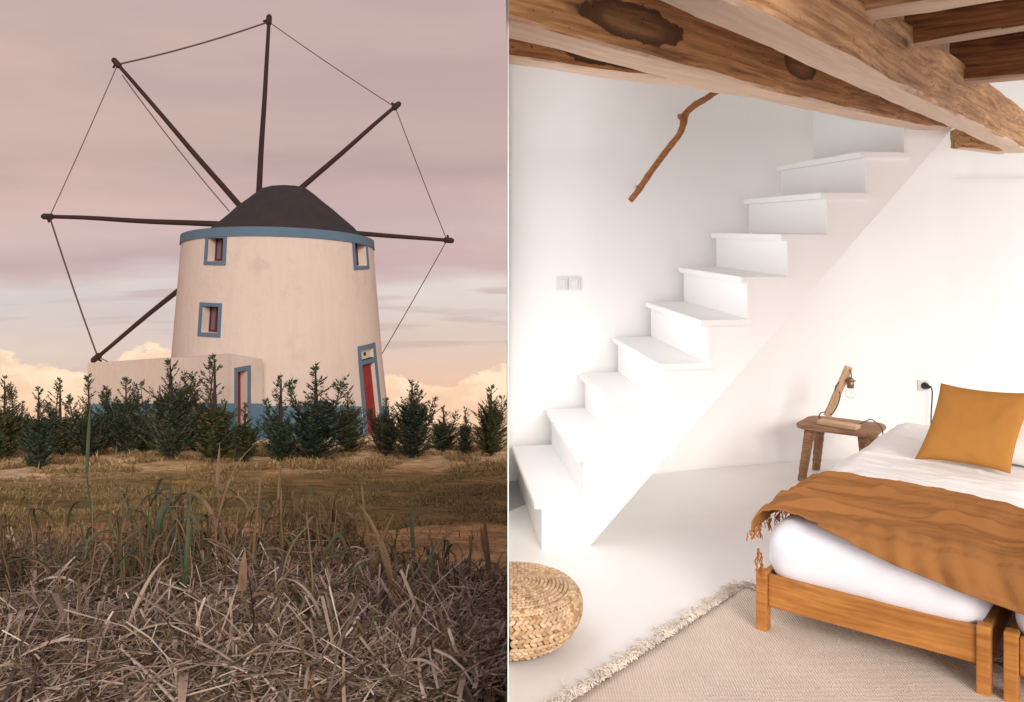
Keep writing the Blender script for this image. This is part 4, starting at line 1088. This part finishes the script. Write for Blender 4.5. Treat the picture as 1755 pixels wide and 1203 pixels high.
# cloth lying over the beds, following top, side and foot
def drape(x, top0, r_):
    """arc-length coordinate across an edge at 0 -> (horizontal, drop)"""
    if x >= r_: return x, 0.0
    a = (r_-x)/r_
    if a < PI/2: return r_-r_*math.sin(a), r_*(1-math.cos(a))
    return 0.0-.0, r_+(a-PI/2)*r_
def cloth(name, mat, s0, s1, tfun, ns, nt_, top, off, fold, seed, thick, root):
    g = MB()
    def fn(a, c_):
        s = s0+(s1-s0)*a; t0, t1 = tfun(s); t = t0+(t1-t0)*c_
        hu, du = drape(s, top, .075); hv, dv = drape(t, top, .07)
        z = top-du-dv
        p = bp(hu, hv, 0)
        fz = fold(s, t)
        out = min(1, du/.07), min(1, dv/.07)
        hor = 0
        if s < .02: p -= U*(off+.015*n3(t*9, s*3, seed)+.02*out[0])
        if t < .02: p -= V*(off+.012*out[1]+fz*.9*out[1]+.006)
        z += fz*(1-max(out)*.7)+off
        return p+Vector((0, 0, max(.02, z)))
    g.grid(fn, ns, nt_); o = g.build(name, mat, root, smooth=True); solid(o, thick, 0); return o
def sag(s): return -.02*math.exp(-((s-.79)/.05)**2)
dv_root = empty('duvet', tuple(bp(0, .4, 0)), RZB, 'white cotton duvet smoothed over both beds behind the ochre throw', 'duvet')
def fold_d(s, t): return sag(s)+.012*n3(s*2.1, t*3.4, 5)+.007*n3(s*4+t*3, t*9, 8)+.010*max(0, n3(s*1.2+2, t*1.3, 12))+.03*sst(1.3, 1.8, t)*sst(.15, .5, s)+.02*abs(n3(s*2.6+1, t*5, 18))*sst(1.0, 1.3, t)+.0035*n3(s*8+t*14, t*26, 3)+.006*max(0, 1-abs(n3(s*2.2+t, t*4.5-s, 52))*8)+.004*max(0, 1-abs(n3(s*4.2-t*2, t*7, 55))*8)
cloth('cover', M['duvet'], -.05, 1.68, lambda s: (.42+.03*n3(s*3, 2), 2.0), 180, 170, .412, .010, fold_d, 3, .014, dv_root)
th_root = empty('throw_blanket', tuple(bp(0, 0, 0)), RZB, 'ochre fringed throw spread across the foot of both beds', 'throw')
FE = [(-.34, .03), (-.1, .04), (.04, .06), (.14, .045), (.3, .0), (.5, -.05), (.7, -.09), (.95, -.125), (1.3, -.15), (1.7, -.17)]
def fe(s):
    for (a, ta), (c_, tc_) in zip(FE, FE[1:]):
        if s <= c_:
            u = (s-a)/(c_-a); return ta+(tc_-ta)*u
    return FE[-1][1]
def fold_t(s, t):
    ridge = .0
    for k, (t0, amp, wv_, ph_, sl, wd_) in enumerate(((.86, .007, .9, 1, .03, .010), (.77, .012, .7, 4, -.10, .013), (.66, .010, 1.1, 7, .12, .009), (.55, .014, 1.2, 6, -.16, .012), (.44, .008, 1.7, 15, .05, .008), (.36, .012, .8, 9, -.05, .012), (.24, .009, 1.4, 13, .10, .010), (.60, .011, 1.0, 23, -.35, .010), (.40, .010, .9, 27, .30, .009))):
        c_ = t0*.72+.05*n3(s*wv_, ph_)+.02*n3(s*3.3, ph_+20)+sl*(s-.7)
        on = max(0, n3(s*2.1, ph_*3.7)+.28)*1.6
        ridge += 1.9*amp*on*math.exp(-((t-c_)/wd_)**2)
    def crease(a_, b_, w_): return max(0, 1-abs(n3(a_, b_, w_))*9)
    ridge += .0045*crease(s*1.6+2, t*5.5+s*1.3, 40)+.0035*crease(s*3.3, t*8-s*2, 44)+.0025*crease(s*6+t*3, t*11, 47)
    fr_ = .020*n3(s*17+t*6, t*2.2, 31)*(1-sst(.0, .16, t))
    return sag(s)*.6+ridge+fr_+.010*n3(s*2, t*4, 21)+.006*n3(s*5+t*5, t*13, 25)+.003*n3(s*16, t*24, 2)
cloth('cloth', M['throw'], -.07, 1.70, lambda s: (fe(s), .655+.012*n3(s*5, 4)-.02*(s > .1)*0), 260, 190, .436, .020, fold_t, 7, .006, th_root)
r = random.Random(4); g = MB()
def hang_tassel(g, p, L_, n):
    for k in range(n):
        q = Vector(p)+Vector((r.uniform(-.01, .01), r.uniform(-.01, .01), 0)); pts = [q.copy()]
        for j in range(5):
            q = q+Vector((r.uniform(-.006, .006), r.uniform(-.006, .006), -L_/5*r.uniform(.8, 1.15))); pts.append(q.copy())
        g.tube(pts, [.0028, .0024, .0032, .0022, .0024, .0012], 4, False)
for k in range(30):
    t = .02+k*.021; p = bp(0, t, 0)-U*(.032+.01*n3(t*9, 2)); hang_tassel(g, (p.x, p.y, .355), r.uniform(.025, .05), 2)
for q in ((1303, 948), (1298, 958), (1306, 966), (1300, 940)):
    d = 3.235; p = px(q[0], q[1], d); hang_tassel(g, p, .05, 3)
g.build('fringe', M['thread'], th_root)['kind'] = 'stuff'
# pillows
def pillow_b(w, l, h, n=26, seed=1):
    b = bmesh.new(); bmesh.ops.create_cube(b, size=1); bmesh.ops.subdivide_edges(b, edges=b.edges[:], cuts=n, use_grid_fill=True)
    for v in b.verts:
        x, y, z = v.co.x*2, v.co.y*2, v.co.z*2
        ex = (1-abs(x)**2.6)*(1-abs(y)**2.6); k = max(.045, ex**.42)
        cx_ = 1-.085*(1-abs(x)**2)*(abs(y)**3); cy_ = 1-.085*(1-abs(y)**2)*(abs(x)**3)
        wr = .007*max(0, 1-abs(n3(x*1.3+seed, y*1.6, 3))*6)+.006*n3(x*2.2+seed, y*2.2, z)+.004*n3(x*6, y*5+seed, z)+.004*n3(math.atan2(y, x)*3, seed)*max(abs(x), abs(y))**3
        v.co = Vector((x*w/2*cy_, y*l/2*cx_, z*h/2*k+wr*(1 if z > 0 else -1)*k))
    return b
def cushion(name, label, cat, mat, pos, w, l, h, lean, rz, seed, roll=0):
    o = empty(name, pos, 0, label, cat); g = MB(); b = pillow_b(w, l, h, 26, seed)
    b.transform(Matrix.Translation((0, 0, l/2)) @ Matrix.Rotation(roll, 4, 'Y') @ Matrix.Rotation(PI/2, 4, 'X') if lean is None else Matrix.Rotation(rz, 4, 'Z') @ Matrix.Rotation(lean, 4, 'X') @ Matrix.Rotation(roll, 4, 'Y') @ Matrix.Translation((0, 0, l/2*.96)) @ Matrix.Rotation(PI/2, 4, 'X'))
    g.bm(b); g.v = [(v[0]+.30*v[2], v[1], v[2]) for v in g.v]; c = g.build('cover', mat, o, world=False, smooth=True); return o
cpos = bp(.475, 1.17, .448)
cush = cushion('mustard_cushion', 'square mustard yellow linen cushion leaning on the white pillow at the right', 'cushion', M['mustard'], tuple(cpos), .385, .345, .12, -.22, RZB-.02, 2, .0)
def cush_piping():
    pass
wp = empty('white_pillow', tuple(bp(.78, 1.50, .45)), 0, 'plump white pillow behind the mustard cushion, at the right edge', 'pillow')
g = MB(); b = pillow_b(.62, .42, .17, 26, 6); b.transform(Matrix.Rotation(RZB+.1, 4, 'Z') @ Matrix.Translation((0, 0, .085)) @ Matrix.Rotation(.22, 4, 'X')); g.bm(b); g.build('cover', M['duvet'], wp, world=False, smooth=True)

# ------------------------------------------------------------------ stool, lamp, plug
M['stool'] = wood('rough_stool_wood', (.46, .275, .16), (.20, .105, .058), 2.0, .7, .3, .8, None, .3)
M['lampwood'] = wood('pale_lamp_wood', (.66, .46, .30), (.55, .35, .21), 2.0, .55, 0, .15)
SA = -.62; sc_ = Vector((1.955, 5.20, 0)); SU = Vector((math.cos(SA), math.sin(SA), 0)); SV = Vector((-SU.y, SU.x, 0))
stl = empty('stool', tuple(sc_), SA, 'small rough brown wooden stool serving as bedside table', 'stool')
g = MB(); b = softbox(.455, .345, .030, .012, 16, .0018, 4)
for v in b.verts:
    x = v.co.x-.2275; y = v.co.y-.1725
    if abs(x) > .185 and abs(y) > .12: v.co.x -= .35*max(0, abs(x)-.185)*(1 if x > 0 else -1); v.co.y -= .35*max(0, abs(y)-.12)*(1 if y > 0 else -1)
    v.co = Vector((v.co.x-.2275, v.co.y-.1725, v.co.z+.306))
g.bm(b); smooth_angle(g.build('seat', M['stool'], stl, world=False), 50)
for sx, sy in ((-1, -1), (1, -1), (-1, 1), (1, 1)):
    top = Vector((sx*.150, sy*.105, .308)); bot = Vector((sx*.188, sy*.142, 0)); g = MB(); n = 14
    ds = []
    for k in range(n+1):
        u = k/n; p = top.lerp(bot, u); w = .031-.007*u+.0016*n3(u*9, sx*3, sy*5)+.0016*(k % 2)
        for a in range(8):
            an_ = PI/4*a+PI/8; g.v.append((p.x+w*math.cos(an_), p.y+w*.85*math.sin(an_), p.z))
    for k in range(n):
        for a in range(8):
            i0 = k*8+a; i1 = k*8+(a+1) % 8; g.f.append((i0, i1, i1+8, i0+8))
    g.f.append(tuple(range(8))); g.f.append(tuple(n*8+k for k in range(8))[::-1])
    g.build('leg', M['stool'], stl, world=False)
SZ = .337
def sp_(a, c, z): return sc_+SU*a+SV*c+Vector((0, 0, z))
def onz(x, r_, z=SZ+.012): return at_z(x, r_, z)
la = onz(1405, 722); lb = onz(1471, 733); ldir = (lb-la); ldir.z = 0; LL = ldir.length; ldir.normalize(); lang = math.atan2(ldir.y, ldir.x)
lamp = empty('table_lamp', tuple(la), lang, 'unlit table lamp of pale wooden planks with bare hanging bulb, standing on the stool', 'lamp')
LM = Matrix.Translation(la) @ Matrix.Rotation(lang, 4, 'Z')
g = MB(); g.box((LL/2, 0, .0), (LL, .075, .024), None, .003); bs_ = g.build('base', M['lampwood'], lamp, world=False); bs_.location.z = SZ+.013-la.z
# arm: leans to the right
pb = px(1419, 712, la.y-.0); pt_ = px(1454, 632, la.y-.03)
g = MB(); d = (pt_-pb); Ll = d.length; d.normalize()
zax = d; yax = Vector((0, 1, 0)); xax = yax.cross(zax).normalized(); yax = zax.cross(xax)
Ma = Matrix((xax, yax, zax)).transposed().to_4x4(); Ma = Matrix.Translation((pb+pt_)/2+Vector((0, 0, .004))) @ Ma
g.box((0, 0, 0), (.042, .026, Ll+.02), Ma, .004); g.build('arm', M['lampwood'], lamp)
dL = la.y-.055
sk = px(1457.5, 656, dL)
g = MB(); g.lathe([(0, .034), (.008, .034), (.012, .027), (.019, .024), (.021, .02), (.021, -.004), (.022, -.006), (.022, -.010), (.020, -.012), (.020, -.030), (.0, -.030)], sk, 20); g.lathe([(.02, .018), (.0245, .016), (.0245, .008), (.02, .006)], sk, 20); sko = g.build('socket', M['metal'], lamp); smooth_angle(sko, 40)
g = MB(); g.tube([sk+Vector((.018, 0, .012)), sk+Vector((.032, 0, .012))], .003, 6); g.build('switch_key', M['metal'], sko)
gm, t, b = newmat('clear_bulb_glass', (1, 1, 1), .02, .5); b.inputs['Transmission Weight'].default_value = 1; b.inputs['IOR'].default_value = 1.1
g = MB(); bc = sk+Vector((0, 0, -.062)); pr_ = [(0.013, .034), (.014, .026)]+[(.030*math.cos(a_), .030*math.sin(a_)) for a_ in [math.radians(x) for x in range(55, -91, -12)]]+[(0, -.030)]
g.lathe(pr_, bc, 24); bo = g.build('bulb', gm, lamp, smooth=True)
g = MB(); g.tube([bc+Vector((-.004, 0, .03)), bc+Vector((-.008, 0, 0)), bc+Vector((0, 0, .006)), bc+Vector((.008, 0, 0)), bc+Vector((.004, 0, .03))], .0008, 4); g.build('filament', M['metal'], bo)
def spl(pts, n=8):
    out = []
    P_ = [pts[0]]+list(pts)+[pts[-1]]
    for k in range(1, len(P_)-2):
        for j in range(n):
            u = j/n; a_, b_, c_, d_ = P_[k-1], P_[k], P_[k+1], P_[k+2]
            out.append(.5*((2*b_)+(-a_+c_)*u+(2*a_-5*b_+4*c_-d_)*u*u+(-a_+3*b_-3*c_+d_)*u**3))
    out.append(pts[-1]); return out
CR = .0032
c1 = spl([px(1455, 633, dL+.02), px(1458, 637, dL), px(1459, 645, dL), sk+Vector((0, 0, .03))])
g = MB(); g.tube(c1, CR, 6)
g.tube(spl([px(1438, 655, dL+.02), px(1433, 661, dL+.01), px(1431, 668, dL+.03)]), CR, 6)
g.tube(spl([px(1438, 671, dL), px(1440, 678, dL-.01), px(1436, 693, dL-.01), px(1429, 706, dL), px(1423, 711, dL+.02)]), CR, 6)
g.tube(spl([px(1416, 706, dL+.02), px(1408, 707, dL+.0), px(1404, 712, dL-.01), px(1404, 717, dL-.005)]), CR, 6)
e1 = onz(1471, 729); 
cab = [e1+Vector((0, 0, .004)), onz(1482, 725)+Vector((0, 0, .008)), onz(1492, 722)+Vector((0, 0, .012)), onz(1502, 726)+Vector((0, 0, .006)), px(1511, 734, 5.04), px(1513, 745, 5.03), px(1510, 760, 5.03), px(1506, 773, 5.03), px(1504, 780, 5.05), Vector((2.16, 5.18, .05)), Vector((2.3, 5.35, .01))]
g.tube(spl(cab), CR, 6); g.build('cord', M['black'], lamp, smooth=True)
g = MB(); q = px(1505, 773, 5.03); g.tube([q+Vector((.004, 0, .018)), q+Vector((.002, 0, .010)), q+Vector((-.005, 0, -.012)), q+Vector((-.006, 0, -.016))], [.004, .011, .009, .004], 8); g.build('inline_switch', M['black'], lamp)
# wall plug
q = px(1585, 661, 5.7); q.y = wy(q.x)-.012
pl = empty('wall_socket', tuple(q), 0, 'white wall socket with a black plug and cord, just left of the cushion', 'socket')
g = MB(); g.box((q.x-.005, q.y+.004, q.z+.003), (.072, .014, .072), None, .005); g.build('plate', M['switch'], pl)
g = MB(); g.tube([q, q+Vector((.002, -.02, 0)), q+Vector((.008, -.045, -.002))], [.024, .021, .012], 10); g.tube([q+Vector((.004, -.03, .002)), q+Vector((.028, -.036, -.004))], [.012, .006], 8); g.build('plug', M['black'], pl)
g = MB(); g.tube(spl([q+Vector((.026, -.036, -.002)), q+Vector((.034, -.036, -.03)), q+Vector((.036, -.03, -.09)), q+Vector((.03, -.03, -.2)), q+Vector((.03, -.02, -.5)), q+Vector((-.02, -.05, -.64))]), .0042, 6); g.build('cord', M['black'], pl, smooth=True)
